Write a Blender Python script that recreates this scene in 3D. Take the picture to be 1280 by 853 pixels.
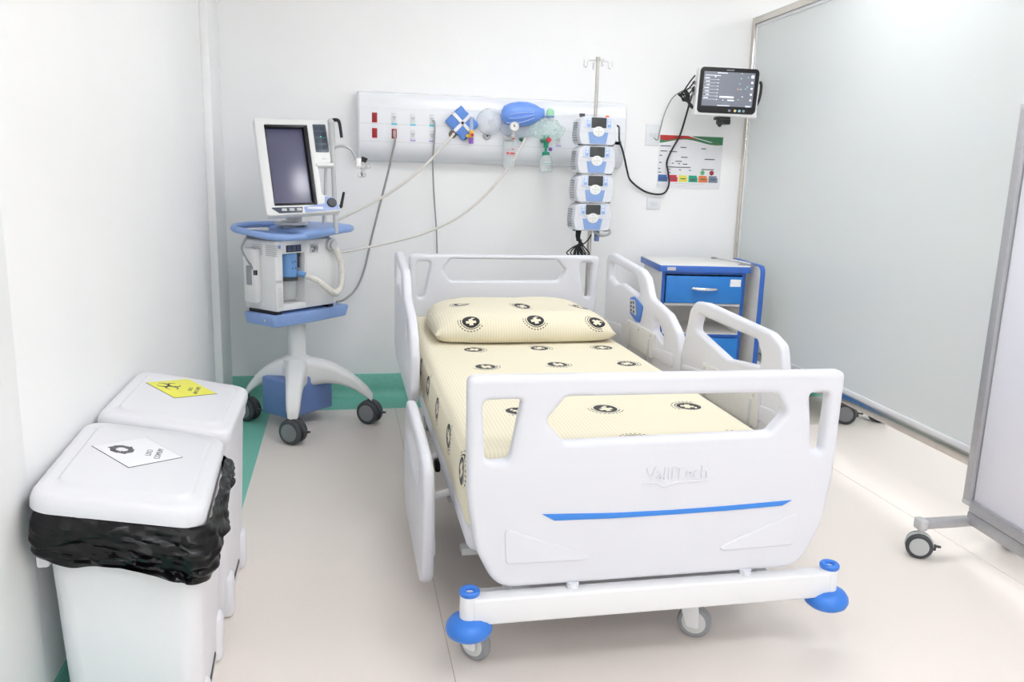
import bpy, bmesh, math, random
from mathutils import Vector, Matrix, Euler, noise
random.seed(7)
PI = math.pi
SC = bpy.context.scene
COL = SC.collection
for o in list(bpy.data.objects): bpy.data.objects.remove(o)

# ------------------------------------------------------------------ camera
YAW, PITCH, ROLL, EYE = 0.206, 0.2023, 0.0301, 1.33
_f = Vector((math.sin(YAW)*math.cos(PITCH), math.cos(YAW)*math.cos(PITCH), -math.sin(PITCH)))
_r = Vector((math.cos(YAW), -math.sin(YAW), 0)); _u = _r.cross(_f)
_r2 = _r*math.cos(ROLL)+_u*math.sin(ROLL); _u2 = _u*math.cos(ROLL)-_r*math.sin(ROLL)
cd = bpy.data.cameras.new('camera'); cam = bpy.data.objects.new('camera', cd); COL.objects.link(cam)
cam.matrix_world = Matrix(((_r2.x, _u2.x, -_f.x, 0), (_r2.y, _u2.y, -_f.y, 0), (_r2.z, _u2.z, -_f.z, EYE), (0, 0, 0, 1)))
cd.sensor_width = 36; cd.lens = 28.807; cd.clip_start = 0.05
SC.camera = cam
# ------------------------------------------------------------------ world, exposure, ceiling lamps' strength
w = bpy.data.worlds.new('world'); SC.world = w; w.use_nodes = True
w.node_tree.nodes['Background'].inputs[0].default_value = (.9, .95, 1, 1)
w.node_tree.nodes['Background'].inputs[1].default_value = 0.3
SC.view_settings.view_transform = 'Standard'; SC.view_settings.look = 'None'
SC.view_settings.exposure = 0.0; SC.view_settings.gamma = 1; SC.view_settings.use_curve_mapping = False
SC.cycles.max_bounces = 12; SC.cycles.diffuse_bounces = 8
LAMP = 13.4                                  # radiance of the ceiling diffusers
LAMPS = [(.9, 3.2), (2.0, 3.2)]+[(x, y) for y in (.6, -1.2, -3.0, -4.8) for x in (.5, 2.0)]+[(4.1, y) for y in (4.2, 2.3, .4, -1.4)]  # rear rows, bay row and second bed lamp added to lift the brightness

# ------------------------------------------------------------------ materials
MATS = {}
def mat(name, col, rough=.5, metal=0, bump=0, bscale=200, vary=0, vscale=40, coat=0, spec=.5, alpha=1, trans=0, sheen=0, ior=None):
    if name in MATS: return MATS[name]
    m = bpy.data.materials.new(name); m.use_nodes = True; MATS[name] = m
    nt = m.node_tree; b = nt.nodes['Principled BSDF']
    b.inputs['Base Color'].default_value = (*col, 1); b.inputs['Roughness'].default_value = rough
    b.inputs['Metallic'].default_value = metal; b.inputs['Coat Weight'].default_value = coat
    b.inputs['Specular IOR Level'].default_value = spec; b.inputs['Alpha'].default_value = alpha
    b.inputs['Transmission Weight'].default_value = trans; b.inputs['Sheen Weight'].default_value = sheen
    if ior: b.inputs['IOR'].default_value = ior
    tc = nt.nodes.new('ShaderNodeTexCoord')
    if vary:
        n = nt.nodes.new('ShaderNodeTexNoise'); n.inputs['Scale'].default_value = vscale; n.inputs['Detail'].default_value = 4
        nt.links.new(tc.outputs['Object'], n.inputs['Vector'])
        r = nt.nodes.new('ShaderNodeValToRGB')
        r.color_ramp.elements[0].position = .3; r.color_ramp.elements[1].position = .7
        r.color_ramp.elements[0].color = (*[max(0, c*(1-vary)) for c in col], 1)
        r.color_ramp.elements[1].color = (*[min(1, c*(1+vary)) for c in col], 1)
        nt.links.new(n.outputs['Fac'], r.inputs['Fac']); nt.links.new(r.outputs['Color'], b.inputs['Base Color'])
    if bump:
        n = nt.nodes.new('ShaderNodeTexNoise'); n.inputs['Scale'].default_value = bscale; n.inputs['Detail'].default_value = 3
        nt.links.new(tc.outputs['Object'], n.inputs['Vector'])
        bp = nt.nodes.new('ShaderNodeBump'); bp.inputs['Strength'].default_value = bump; bp.inputs['Distance'].default_value = .002
        nt.links.new(n.outputs['Fac'], bp.inputs['Height']); nt.links.new(bp.outputs['Normal'], b.inputs['Normal'])
    return m
def emit(name, col, s):
    m = mat(name, col, .4); b = m.node_tree.nodes['Principled BSDF']
    b.inputs['Emission Color'].default_value = (*col, 1); b.inputs['Emission Strength'].default_value = s
    return m

M_WALL = mat('wall_paint', (.925, .922, .925), .5, bump=.05, bscale=260, vary=.008, vscale=3)
M_CEIL = mat('ceiling_paint', (.94, .94, .94), .7, bump=.05)
M_VINYL = mat('beige_vinyl', (.79, .725, .675), .38, vary=.035, vscale=260, spec=.4)
M_VINYLB = mat('vinyl_joint', (.5, .45, .4), .6, vary=.03)
M_GREEN = mat('green_vinyl', (.19, .53, .43), .4, vary=.10, vscale=150, spec=.4)
M_PLAST = mat('white_bed_plastic', (.71, .715, .77), .32, bump=.04, bscale=500)
M_BEDMET = mat('white_powder_coat', (.80, .80, .82), .35, bump=.03, bscale=400)
M_BIN = mat('white_bin_plastic', (.74, .74, .78), .3, bump=.03, bscale=400)
M_BIN2 = mat('white_bin_body_plastic', (.80, .79, .83), .38, bump=.03, bscale=400)
M_BLUE = mat('bright_blue_plastic', (.035, .20, .70), .3, vary=.02)
M_STRIPE = mat('blue_strip', (.04, .24, .74), .4, vary=.02)
M_CABBLUE = mat('cabinet_blue_laminate', (.02, .20, .60), .4, vary=.03, vscale=15)
M_CABEDGE = mat('cabinet_dark_blue_edge', (.025, .11, .42), .4, vary=.02)
M_CABW = mat('cabinet_white_laminate', (.80, .79, .77), .42, vary=.01)
M_VBLUE = mat('ventilator_blue', (.26, .40, .74), .33, vary=.015)
M_VBLUED = mat('ventilator_deep_blue', (.16, .25, .54), .4, vary=.02)
M_VWHITE = mat('ventilator_white', (.80, .80, .80), .36, bump=.03, bscale=300)
M_GREY = mat('grey_plastic', (.30, .31, .33), .4, vary=.03)
M_LGREY = mat('light_grey_plastic', (.56, .57, .58), .4, vary=.02)
M_DARK = mat('dark_rubber', (.055, .058, .065), .5, vary=.05)
M_BLACK = mat('black_plastic', (.012, .012, .014), .35, vary=.02)
M_STEEL = mat('brushed_steel', (.62, .59, .55), .32, 1, vary=.04, vscale=60)
M_STAIN = mat('stainless_frame', (.64, .60, .55), .2, .95, vary=.04, vscale=30)
M_ALU = mat('anodised_aluminium', (.50, .50, .52), .42, .6, vary=.03)
M_CHROME = mat('chrome', (.8, .8, .82), .15, 1, vary=.01)
M_SCREENW = mat('lilac_white_board', (.84, .84, .91), .3, vary=.01, vscale=5)
M_RED = mat('red_socket', (.38, .01, .015), .4, vary=.03)
M_PANEL = mat('panel_enamel', (.85, .865, .91), .22, vary=.006, vscale=4)
M_PUMP = mat('pump_pearl_grey', (.69, .71, .765), .35, vary=.01)
M_PUMPB = mat('pump_blue', (.25, .39, .71), .38, vary=.02)
M_PUMPL = mat('pump_pale_blue', (.42, .56, .84), .4, vary=.03, vscale=80)
M_LCD = mat('dead_lcd', (.055, .057, .06), .2, vary=.02)
M_RUBW = mat('cream_hose', (.74, .71, .66), .45, vary=.02)
M_HOSEG = mat('grey_cable', (.34, .34, .34), .5, vary=.03)
M_HOSEP = mat('pale_hose', (.72, .69, .66), .5, vary=.02)
M_OXY = mat('oxygen_green', (.02, .30, .18), .4, vary=.04)
M_YEL = mat('brass_yellow', (.75, .45, .05), .4, vary=.04)
M_PURP = mat('purple_plastic', (.30, .12, .55), .4, vary=.03)
M_ORANGE = mat('orange_lamp', (.9, .16, .04), .35, vary=.02)
M_WRAP = mat('blue_wrap_fabric', (.13, .28, .72), .75, bump=.2, bscale=120, vary=.05)
M_TAPE = mat('masking_tape', (.82, .83, .86), .6, vary=.02)
M_BAGBLUE = mat('blue_silicone', (.17, .34, .86), .3, vary=.04, vscale=20)
M_CLEAR = mat('clear_film', (.83, .88, .95), .12, vary=.02, alpha=.32)
M_CLEARG = mat('clear_green_film', (.70, .88, .84), .15, vary=.08, vscale=30, alpha=.30)
M_GLASSJ = mat('clear_jar', (.82, .87, .88), .1, vary=.01, alpha=.35)
M_PAPER = mat('white_paper', (.82, .82, .85), .6, vary=.01)
M_YPAPER = mat('yellow_sticker', (.78, .76, .09), .5, vary=.02)
M_INK = mat('black_ink', (.03, .03, .035), .6, vary=.02)
M_INKG = mat('grey_ink', (.10, .10, .11), .6, vary=.02)
M_INKR = mat('red_ink', (.6, .03, .05), .6, vary=.02)
M_CYAN = mat('cyan_label', (.08, .55, .68), .5, vary=.02)
M_LILAC = mat('lilac_label', (.48, .36, .72), .5, vary=.02)
M_BINBAG = mat('black_bin_liner', (.004, .004, .005), .24, bump=.35, bscale=40, vary=.1, spec=.28)
M_LAMP = emit('lamp_diffuser', (.955, .972, 1), LAMP)

# ------------------------------------------------------------------ mesh helpers
def N(): return bmesh.new()
ORG = {}                                     # world matrix of each thing (parts sit at identity below it)
def finish(bm, ang=35):
    bmesh.ops.recalc_face_normals(bm, faces=bm.faces)
    return ang
def obj(name, bm, m, parent=None, world=True, ang=38, smooth=True):
    me = bpy.data.meshes.new(name)
    bmesh.ops.recalc_face_normals(bm, faces=bm.faces)
    if parent is not None and world: bm.transform(ORG[parent.name].inverted())
    bm.to_mesh(me); bm.free()
    if m: me.materials.append(m)
    if smooth and len(me.polygons):
        me.polygons.foreach_set('use_smooth', [True]*len(me.polygons)); me.set_sharp_from_angle(angle=math.radians(ang))
    o = bpy.data.objects.new(name, me); COL.objects.link(o)
    if parent is not None:
        o.parent = parent; ORG[o.name] = ORG[parent.name]
    else:
        ORG[o.name] = Matrix.Identity(4)
    return o
def tag(o, label, cat=None, group=None, kind=None):
    if label: o['label'] = label
    if cat: o['category'] = cat
    if group: o['group'] = group
    if kind: o['kind'] = kind
    return o
def thing(name, loc, rz, label, cat, group=None):
    o = bpy.data.objects.new(name, None); COL.objects.link(o); o.empty_display_size = .1
    o.location = loc; o.rotation_euler = (0, 0, rz)
    ORG[o.name] = Matrix.Translation(loc) @ Matrix.Rotation(rz, 4, 'Z')
    return tag(o, label, cat, group)
def solo(name, bm, m, label, cat, group=None, ang=38):
    """one-mesh thing: origin moved to the middle of its base"""
    vs = [v.co for v in bm.verts]
    c = Vector(((min(v.x for v in vs)+max(v.x for v in vs))/2, (min(v.y for v in vs)+max(v.y for v in vs))/2, min(v.z for v in vs)))
    bm.transform(Matrix.Translation(-c)); o = obj(name, bm, m, ang=ang); o.location = c; ORG[o.name] = Matrix.Translation(c)
    return tag(o, label, cat, group)
def dup(root, label=None):
    r = root.copy(); COL.objects.link(r)
    if label: r['label'] = label
    for ch in root.children:
        c = ch.copy(); COL.objects.link(c); c.parent = r
        for g in ch.children:
            d = g.copy(); COL.objects.link(d); d.parent = c
    return r
def struct(name, bm, m, parent=None, ang=38):
    o = obj(name, bm, m, parent, ang=ang)
    if parent is None: o['kind'] = 'structure'
    return o
def merge(bm, t, M=None):
    if M is not None: t.transform(M)
    me = bpy.data.meshes.new('tmp'); t.to_mesh(me); t.free(); bm.from_mesh(me); bpy.data.meshes.remove(me)
def box(bm, c, s, bev=0, seg=2, M=None, taper=None):
    t = bmesh.new(); bmesh.ops.create_cube(t, size=1)
    for v in t.verts:
        k = 1
        if taper and v.co.z < 0: k = taper
        v.co = Vector((v.co.x*s[0]*k, v.co.y*s[1]*k, v.co.z*s[2]))
    if bev: bmesh.ops.bevel(t, geom=t.edges[:], offset=min(bev, .49*min(s)), segments=seg, profile=.5, affect='EDGES')
    t.transform(Matrix.Translation(c)); merge(bm, t, M); return bm
def b2(bm, x0, x1, y0, y1, z0, z1, bev=0, seg=2, M=None):
    return box(bm, ((x0+x1)/2, (y0+y1)/2, (z0+z1)/2), (x1-x0, y1-y0, z1-z0), bev, seg, M)
def frame_to(p0, p1):
    d = (Vector(p1)-Vector(p0)); q = d.to_track_quat('Z', 'Y'); return Matrix.Translation(p0) @ q.to_matrix().to_4x4(), d.length
def lathe(bm, prof, M=None, seg=24, cap=True):
    t = bmesh.new(); rings = []
    for r, z in prof:
        rings.append([t.verts.new((r*math.cos(2*PI*i/seg), r*math.sin(2*PI*i/seg), z)) for i in range(seg)])
    for a, b in zip(rings, rings[1:]):
        for i in range(seg): t.faces.new((a[i], a[(i+1) % seg], b[(i+1) % seg], b[i]))
    if cap:
        if prof[0][0] > 1e-6: t.faces.new(rings[0][::-1])
        if prof[-1][0] > 1e-6: t.faces.new(rings[-1])
    bmesh.ops.remove_doubles(t, verts=t.verts[:], dist=1e-6)
    merge(bm, t, M); return bm
def cyl(bm, p0, p1, r, r1=None, seg=20, bev=0):
    M, L = frame_to(p0, p1); r1 = r if r1 is None else r1
    pr = [(r, 0), (r1, L)] if not bev else [(r-bev, 0), (r-bev*.3, bev*.3), (r, bev), (r1, L-bev), (r1-bev*.3, L-bev*.3), (r1-bev, L)]
    return lathe(bm, pr, M, seg)
def catmull(pts, sub=6, closed=False):
    P = [Vector(p) for p in pts]; n = len(P); out = []
    rng = n if closed else n-1
    for i in range(rng):
        g = (lambda k: P[k % n]) if closed else (lambda k: P[min(max(k, 0), n-1)])
        p0, p1, p2, p3 = g(i-1), g(i), g(i+1), g(i+2)
        for j in range(sub):
            t = j/sub
            out.append(.5*((2*p1)+(-p0+p2)*t+(2*p0-5*p1+4*p2-p3)*t*t+(-p0+3*p1-3*p2+p3)*t**3))
    if not closed: out.append(P[-1])
    return out
def tube(bm, pts, r, seg=8, sub=6, closed=False, rf=None, flat=1):
    P = catmull(pts, sub, closed) if sub else [Vector(p) for p in pts]
    n = len(P); rings = []; prev = None
    for i, p in enumerate(P):
        d = (P[(i+1) % n]-P[i-1]) if closed else (P[min(i+1, n-1)]-P[max(i-1, 0)])
        d.normalize()
        if prev is None:
            a = Vector((0, 0, 1)) if abs(d.z) < .9 else Vector((1, 0, 0)); u = d.cross(a).normalized()
        else: u = (prev-d*prev.dot(d)).normalized()
        prev = u; v = d.cross(u); rr = r*(rf(i/(n-1)) if rf else 1)
        rings.append([bm.verts.new(p+u*rr*math.cos(2*PI*k/seg)+v*rr*flat*math.sin(2*PI*k/seg)) for k in range(seg)])
    m = n if closed else n-1
    for i in range(m):
        a, b = rings[i], rings[(i+1) % n]
        for k in range(seg): bm.faces.new((a[k], a[(k+1) % seg], b[(k+1) % seg], b[k]))
    if not closed: bm.faces.new(rings[0][::-1]); bm.faces.new(rings[-1])
    return bm
def loft(bm, rings, cap=True):
    R = [[bm.verts.new(p) for p in r] for r in rings]; n = len(R[0])
    for a, b in zip(R, R[1:]):
        for k in range(n): bm.faces.new((a[k], a[(k+1) % n], b[(k+1) % n], b[k]))
    if cap: bm.faces.new(R[0][::-1]); bm.faces.new(R[-1])
    return R
def rrect(w, d, r, n=5, cx=0, cy=0):
    out = []
    for sx, sy, a0 in ((1, -1, -PI/2), (1, 1, 0), (-1, 1, PI/2), (-1, -1, PI)):
        for i in range(n+1):
            a = a0+PI/2*i/n; out.append((cx+sx*(w/2-r)+r*math.cos(a), cy+sy*(d/2-r)+r*math.sin(a)))
    return out
def fillet(pts, rad, n=5):
    """round the corners of a 2-D polygon; rad = number or list"""
    out = []; L = len(pts)
    for i, p in enumerate(pts):
        p = Vector(p[:2]); a = Vector(pts[i-1][:2]); b = Vector(pts[(i+1) % L][:2]); r = rad[i] if isinstance(rad, (list, tuple)) else rad
        da = (a-p); db = (b-p); la, lb = da.length, db.length; da.normalize(); db.normalize()
        ang = math.acos(max(-1, min(1, da.dot(db))))
        t = min(r/max(math.tan(ang/2), 1e-4), .48*la, .48*lb)
        if t < 1e-5 or ang > 3.1: out.append(tuple(p)); continue
        p0, p1 = p+da*t, p+db*t
        for j in range(n+1):
            s = j/n; out.append(tuple((1-s)**2*p0+2*s*(1-s)*p+s*s*p1))
    return out
def plate(outline, holes, thick, bev, M, res=3):
    """flat 2-D outline with holes, extruded to `thick` with rounded rims -> bmesh placed by M (local z = thickness axis, centred)"""
    c = bpy.data.curves.new('tmpc', 'CURVE'); c.dimensions = '2D'; c.fill_mode = 'BOTH'
    for pts in [outline]+list(holes):
        s = c.splines.new('POLY'); s.points.add(len(pts)-1)
        for q, p in zip(s.points, pts): q.co = (p[0], p[1], 0, 1)
        s.use_cyclic_u = True
    c.extrude = max(thick/2-bev, .0001); c.bevel_depth = bev; c.bevel_resolution = res; c.offset = -bev
    o = bpy.data.objects.new('tmpo', c); COL.objects.link(o)
    dg = bpy.context.evaluated_depsgraph_get()
    me = bpy.data.meshes.new_from_object(o.evaluated_get(dg))
    b = bmesh.new(); b.from_mesh(me); bmesh.ops.remove_doubles(b, verts=b.verts[:], dist=1e-5)
    bpy.data.objects.remove(o); bpy.data.curves.remove(c); bpy.data.meshes.remove(me)
    b.transform(M); return b
def text(s, size, M, depth=.0004, align='CENTER', sx=1):
    c = bpy.data.curves.new('tmpt', 'FONT'); c.body = s; c.size = size; c.align_x = align; c.align_y = 'CENTER'; c.extrude = depth; c.resolution_u = 3
    o = bpy.data.objects.new('tmpo', c); COL.objects.link(o)
    dg = bpy.context.evaluated_depsgraph_get(); me = bpy.data.meshes.new_from_object(o.evaluated_get(dg))
    b = bmesh.new(); b.from_mesh(me)
    bpy.data.objects.remove(o); bpy.data.curves.remove(c); bpy.data.meshes.remove(me)
    for v in b.verts: v.co.x *= sx
    b.transform(M); return b
def axes(o, x, y, z=None):
    x, y = Vector(x), Vector(y); z = Vector(z) if z else x.cross(y)
    return Matrix(((x.x, y.x, z.x, o[0]), (x.y, y.y, z.y, o[1]), (x.z, y.z, z.z, o[2]), (0, 0, 0, 1)))
XZ = lambda y: axes((0, y, 0), (1, 0, 0), (0, 0, 1))           # 2-D (x,z) drawn in a plane of constant y, facing -y
YZ = lambda x: axes((x, 0, 0), (0, 1, 0), (0, 0, 1))           # 2-D (y,z) drawn in a plane of constant x, facing +x

# ================================================================== SETTING
XL, YB, XR, YF, HC = -.672, 4.791, 4.6, -6.5, 2.75
bm = N(); b2(bm, XL-.1, XR+.1, YF-.1, YB+.1, -.1, -.002); floor = struct('floor', bm, M_VINYLB)
edges = [XL, .279-2.0+.9, .279, 2.268, 4.257, XR]
edges = [XL, .279, 2.268, 4.257, XR]
for a, b in zip(edges, edges[1:]):
    bm = N(); b2(bm, a+.0012, b-.0012, YF, YB, -.002, 0); obj('vinyl_sheet', bm, M_VINYL, floor)
bm = N(); b2(bm, XL-.1, XL, YF-.1, YB+.1, -.02, HC); struct('wall_left', bm, M_WALL)
bm = N(); b2(bm, XL-.1, XR+.1, YB, YB+.1, -.02, HC); struct('wall_back', bm, M_WALL)
bm = N(); b2(bm, XR, XR+.1, YF-.1, YB+.1, -.02, HC); struct('wall_right', bm, M_WALL)
bm = N(); b2(bm, XL-.1, XR+.1, YF-.1, YF, -.02, HC); struct('wall_front', bm, M_WALL)
bm = N(); b2(bm, XL-.1, XR+.1, YF-.1, YB+.1, HC, HC+.08); struct('ceiling', bm, M_CEIL)
# pilaster in the far left corner and the shallow one beside the bins
bm = N(); b2(bm, XL, -.632, 4.43, YB, 0, HC, .004); struct('trim_1', bm, M_WALL)
bm = N(); b2(bm, XL, -.662, .2, 1.81, 0, HC, .002); struct('trim_2', bm, M_WALL)
# green border with coved skirting (profile: offset from the wall, height)
prof = [(.269, .0006), (.055, .0006)]+[(.055-.048*math.sin(a), .0006+.048-.048*math.cos(a)) for a in [PI/2*i/6 for i in range(1, 7)]]+[(.007, .137), (.005, .139), (0, .139)]
def cove(name, ends):
    bm = N(); A = []; B = []
    for o_, z_ in prof:
        p, q = ends(o_); A.append(bm.verts.new((*p, z_))); B.append(bm.verts.new((*q, z_)))
    for i in range(len(prof)-1): bm.faces.new((A[i], A[i+1], B[i+1], B[i]))
    o = struct(name, bm, M_GREEN, ang=60); return o
cove('baseboard_left', lambda o: ((XL+o, YF), (XL+o, YB-o)))
cove('baseboard_back', lambda o: ((XL+o, YB-o), (XR-o, YB-o)))
cove('baseboard_right', lambda o: ((XR-o, YB-o), (XR-o, YF)))
# unseen ceiling lamps, mostly added as fill light
for i, (x, y) in enumerate(LAMPS):
    t = thing('unseen_ceiling_light', (x, y, HC), 0, 'unseen square recessed ceiling light with white frame and glowing diffuser', 'ceiling light', 'ceiling lights in rows')
    bm = N()
    for (dx, dy, sx, sy) in ((-.3, 0, .03, .63), (.3, 0, .03, .63), (0, -.3, .57, .03), (0, .3, .57, .03)): box(bm, (x+dx, y+dy, HC-.012), (sx, sy, .024), .003)
    obj('frame', bm, M_VWHITE, t)
    bm = N(); b2(bm, x-.285, x+.285, y-.285, y+.285, HC-.012, HC-.004); obj('diffuser', bm, M_LAMP, t)

# ================================================================== shared small builders
def wheel_meshes(c, ax, r, wd):
    """tyre and hub cap of one wheel; c centre, ax axle direction"""
    ax = Vector(ax).normalized(); M, _ = frame_to(Vector(c)-ax*wd/2, Vector(c)+ax*wd/2)
    ty = N(); lathe(ty, [(r*.7, 0), (r*.9, 0), (r, wd*.25), (r, wd*.75), (r*.9, wd), (r*.7, wd)], M, 28, cap=False)
    hb = N(); lathe(hb, [(0, -.001), (r*.70, -.001), (r*.74, wd*.1), (r*.74, wd*.9), (r*.70, wd+.001), (0, wd+.001)], M, 28)
    return ty, hb
def caster(parent, x, y, r, yaw, top, style='twin', wd=.024, capm=None, tyrem=None, bodym=None, lever=True):
    """swivel caster with its wheel(s) standing on the floor; yaw = axle direction; top = height of its stem"""
    ax = Vector((math.cos(yaw), math.sin(yaw), 0)); fw = Vector((-math.sin(yaw), math.cos(yaw), 0)); c = Vector((x, y, r))
    capm = capm or M_GREY; tyrem = tyrem or M_DARK; bodym = bodym or M_DARK
    bm = N()
    if style == 'twin':
        M = axes(c, fw, (0, 0, 1), ax)
        arc = [(r*1.06*math.cos(a), r*1.06*math.sin(a)) for a in [PI*(-.05+1.1*i/12) for i in range(13)]]
        bm = plate(arc, [], wd*.9, .003, M, 1)
        cyl(bm, c+Vector((0, 0, r*.9)), (x, y, top), .011)
        cyl(bm, c-ax*wd*1.2, c+ax*wd*1.2, r*.2)
    else:
        for s in (-1, 1):
            o = c+ax*s*(wd/2+.007); M = axes(o, fw, (0, 0, 1), ax)
            bm2 = plate(fillet([(-.018, -.014), (.018, -.014), (r*.75, r*.8), (r*.7, r*1.17), (-r*.25, r*1.17), (-r*.3, r*.7)], .008, 3), [], .006, .0015, M, 1); merge(bm, bm2)
        cyl(bm, c-ax*(wd/2+.012), c+ax*(wd/2+.012), .007, seg=10)
        Mc = axes((x, y, 0), ax, fw); box(bm, (0, r*.25, r*2.12), (wd+.02, r*1.0, .012), .004, 2, Mc)
        p = c+fw*r*.25; cyl(bm, (p.x, p.y, r*2.12), (p.x, p.y, top), .014)
    cs = obj('caster', bm, bodym, parent)
    offs = (-wd*.95, wd*.95) if style == 'twin' else (0,)
    for s in offs:
        ty, hb = wheel_meshes(c+ax*s, ax, r, wd)
        obj('tyre', ty, tyrem, cs); obj('hub_cap', hb, capm, cs)
    if lever:
        bm = N(); M = axes(c, fw, ax, (0, 0, 1))
        box(bm, (-r*1.25, 0, r*.12), (r*.6, wd*.7, .008), .003, 2, M); box(bm, (-r*1.0, 0, 0), (.02, wd*.8, r*.5), .004, 2, M)
        obj('brake_lever', bm, tyrem, cs)
    return cs

# ------------------------------------------------------------------ printed sheet material (flat print on fabric, drawn in UV metres)
class X:
    def __init__(s, nt, k): s.nt, s.k = nt, k
    def _m(s, op, *a):
        n = s.nt.nodes.new('ShaderNodeMath'); n.operation = op
        for i, v in enumerate(a):
            if isinstance(v, X): s.nt.links.new(v.k, n.inputs[i])
            else: n.inputs[i].default_value = v
        return X(s.nt, n.outputs[0])
    def __add__(s, o): return s._m('ADD', s, o)
    def __sub__(s, o): return s._m('SUBTRACT', s, o)
    def __mul__(s, o): return s._m('MULTIPLY', s, o)
    def __truediv__(s, o): return s._m('DIVIDE', s, o)
    def lt(s, o): return s._m('LESS_THAN', s, o)
    def gt(s, o): return s._m('GREATER_THAN', s, o)
    def f(s, op, *a): return s._m(op, s, *a)
def sheet_material(name, u0, v0, du, dv, base=(.745, .68, .495), light=(.795, .745, .60), spin=.9, spin0=-.2):
    m = mat(name, base, .8, sheen=.1); nt = m.node_tree; b = nt.nodes['Principled BSDF']
    uv = nt.nodes.new('ShaderNodeUVMap'); sp = nt.nodes.new('ShaderNodeSeparateXYZ'); nt.links.new(uv.outputs[0], sp.inputs[0])
    u = X(nt, sp.outputs[0]); v = X(nt, sp.outputs[1])
    a = (u-u0)/du+.5; c = (v-v0)/dv+.5
    ia = a.f('FLOOR'); ic = c.f('FLOOR')
    x = (a-ia-.5)*du; y = (c-ic-.5)*dv
    cb = nt.nodes.new('ShaderNodeCombineXYZ'); nt.links.new(ia.k, cb.inputs[0]); nt.links.new(ic.k, cb.inputs[1])
    wn = nt.nodes.new('ShaderNodeTexWhiteNoise'); wn.noise_dimensions = '2D'; nt.links.new(cb.outputs[0], wn.inputs['Vector'])
    ang = (X(nt, wn.outputs['Value'])-.5)*spin+spin0
    ca, sa = ang.f('COSINE'), ang.f('SINE')
    X_ = x*ca+y*sa; Y_ = y*ca-x*sa
    r = (X_*X_+Y_*Y_).f('SQRT')
    th = Y_.f('ARCTAN2', X_)
    # shield: disc a little pointed at the bottom
    disc = (X_*X_+(Y_*Y_)*.9).f('SQRT').lt(.038)
    ax_, ay_ = X_.f('ABSOLUTE'), (Y_+.005).f('ABSOLUTE')
    cross = (ax_.lt(.0085)*ay_.lt(.022)).f('MAXIMUM', ax_.lt(.022)*ay_.lt(.0085))
    bird = ((X_-.010)*(X_-.010)+(Y_-.022)*(Y_-.022)*5.0).f('SQRT').lt(.009)
    white = cross.f('MAXIMUM', bird)
    ink = disc*(X(nt, white.k)*-1.0+1.0)
    low = (Y_+X_*.5).lt(-.004)
    arc = r.gt(.043)*r.lt(.0465)*low
    dash = (th*26.0).f('SINE').gt(-.25)
    txt = r.gt(.053)*r.lt(.059)*low*dash
    outer = r.gt(.046)*r.lt(.0472)
    ink = ink.f('MAXIMUM', arc).f('MAXIMUM', txt*.75).f('MAXIMUM', outer*.3)
    st = (u*(2*PI/.0115)).f('SINE').gt(-.1)
    mx = nt.nodes.new('ShaderNodeMix'); mx.data_type = 'RGBA'; nt.links.new(st.k, mx.inputs['Factor'])
    mx.inputs['A'].default_value = (*base, 1); mx.inputs['B'].default_value = (*light, 1)
    m2 = nt.nodes.new('ShaderNodeMix'); m2.data_type = 'RGBA'; nt.links.new(ink.k, m2.inputs['Factor'])
    nt.links.new(mx.outputs['Result'], m2.inputs['A']); m2.inputs['B'].default_value = (.018, .018, .02, 1)
    nt.links.new(m2.outputs['Result'], b.inputs['Base Color'])
    return m

# ================================================================== HOSPITAL BED
bed = thing('hospital_bed', (.81, 3.05, 0), 0, 'white adjustable hospital bed with moulded head and foot boards and blue bumpers', 'bed')
FB = 1.95
out = fillet([(.300, .829), (.304, .52), (.326, .37), (.385, .25), (1.262, .25), (1.321, .37), (1.343, .52), (1.347, .825)], [.022, .3, .2, .09, .09, .2, .3, .022], 7)
hole = fillet([(.556, .772), (.503, .708), (.556, .648), (1.135, .655), (1.183, .71), (1.146, .768)], .022, 5)
sl = fillet([(.338, .768), (.442, .768), (.413, .602), (.349, .602)], [.02, .012, .028, .02], 5)
sr = fillet([(1.244, .764), (1.307, .764), (1.302, .59), (1.268, .60)], [.012, .02, .015, .015], 5)
fb = obj('footboard', plate(out, [hole, sl, sr], .05, .016, XZ(FB+.025), 4), M_PLAST, bed)
st = [(.502, .457), (.536, .4375), (.70, .4345), (.865, .4355), (1.03, .438), (1.19, .4435), (1.218, .458), (1.03, .4515), (.865, .4485), (.70, .4495)]
bm = plate(st, [], .004, .001, XZ(FB-.001), 1); tag(obj('stripe', bm, M_STRIPE, fb), 'bright blue moulded stripe')
for s in (0, 1):
    f = (lambda x: x) if s == 0 else (lambda x: 1.645-x)
    w_ = [(f(.402), .424), (f(.62), .338), (f(.635), .326), (f(.62), .318), (f(.408), .322)]
    bm = plate(fillet(w_, .012, 3), [], .010, .004, XZ(FB+.0015), 3); obj('corner_relief', bm, M_PLAST, fb)
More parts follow.
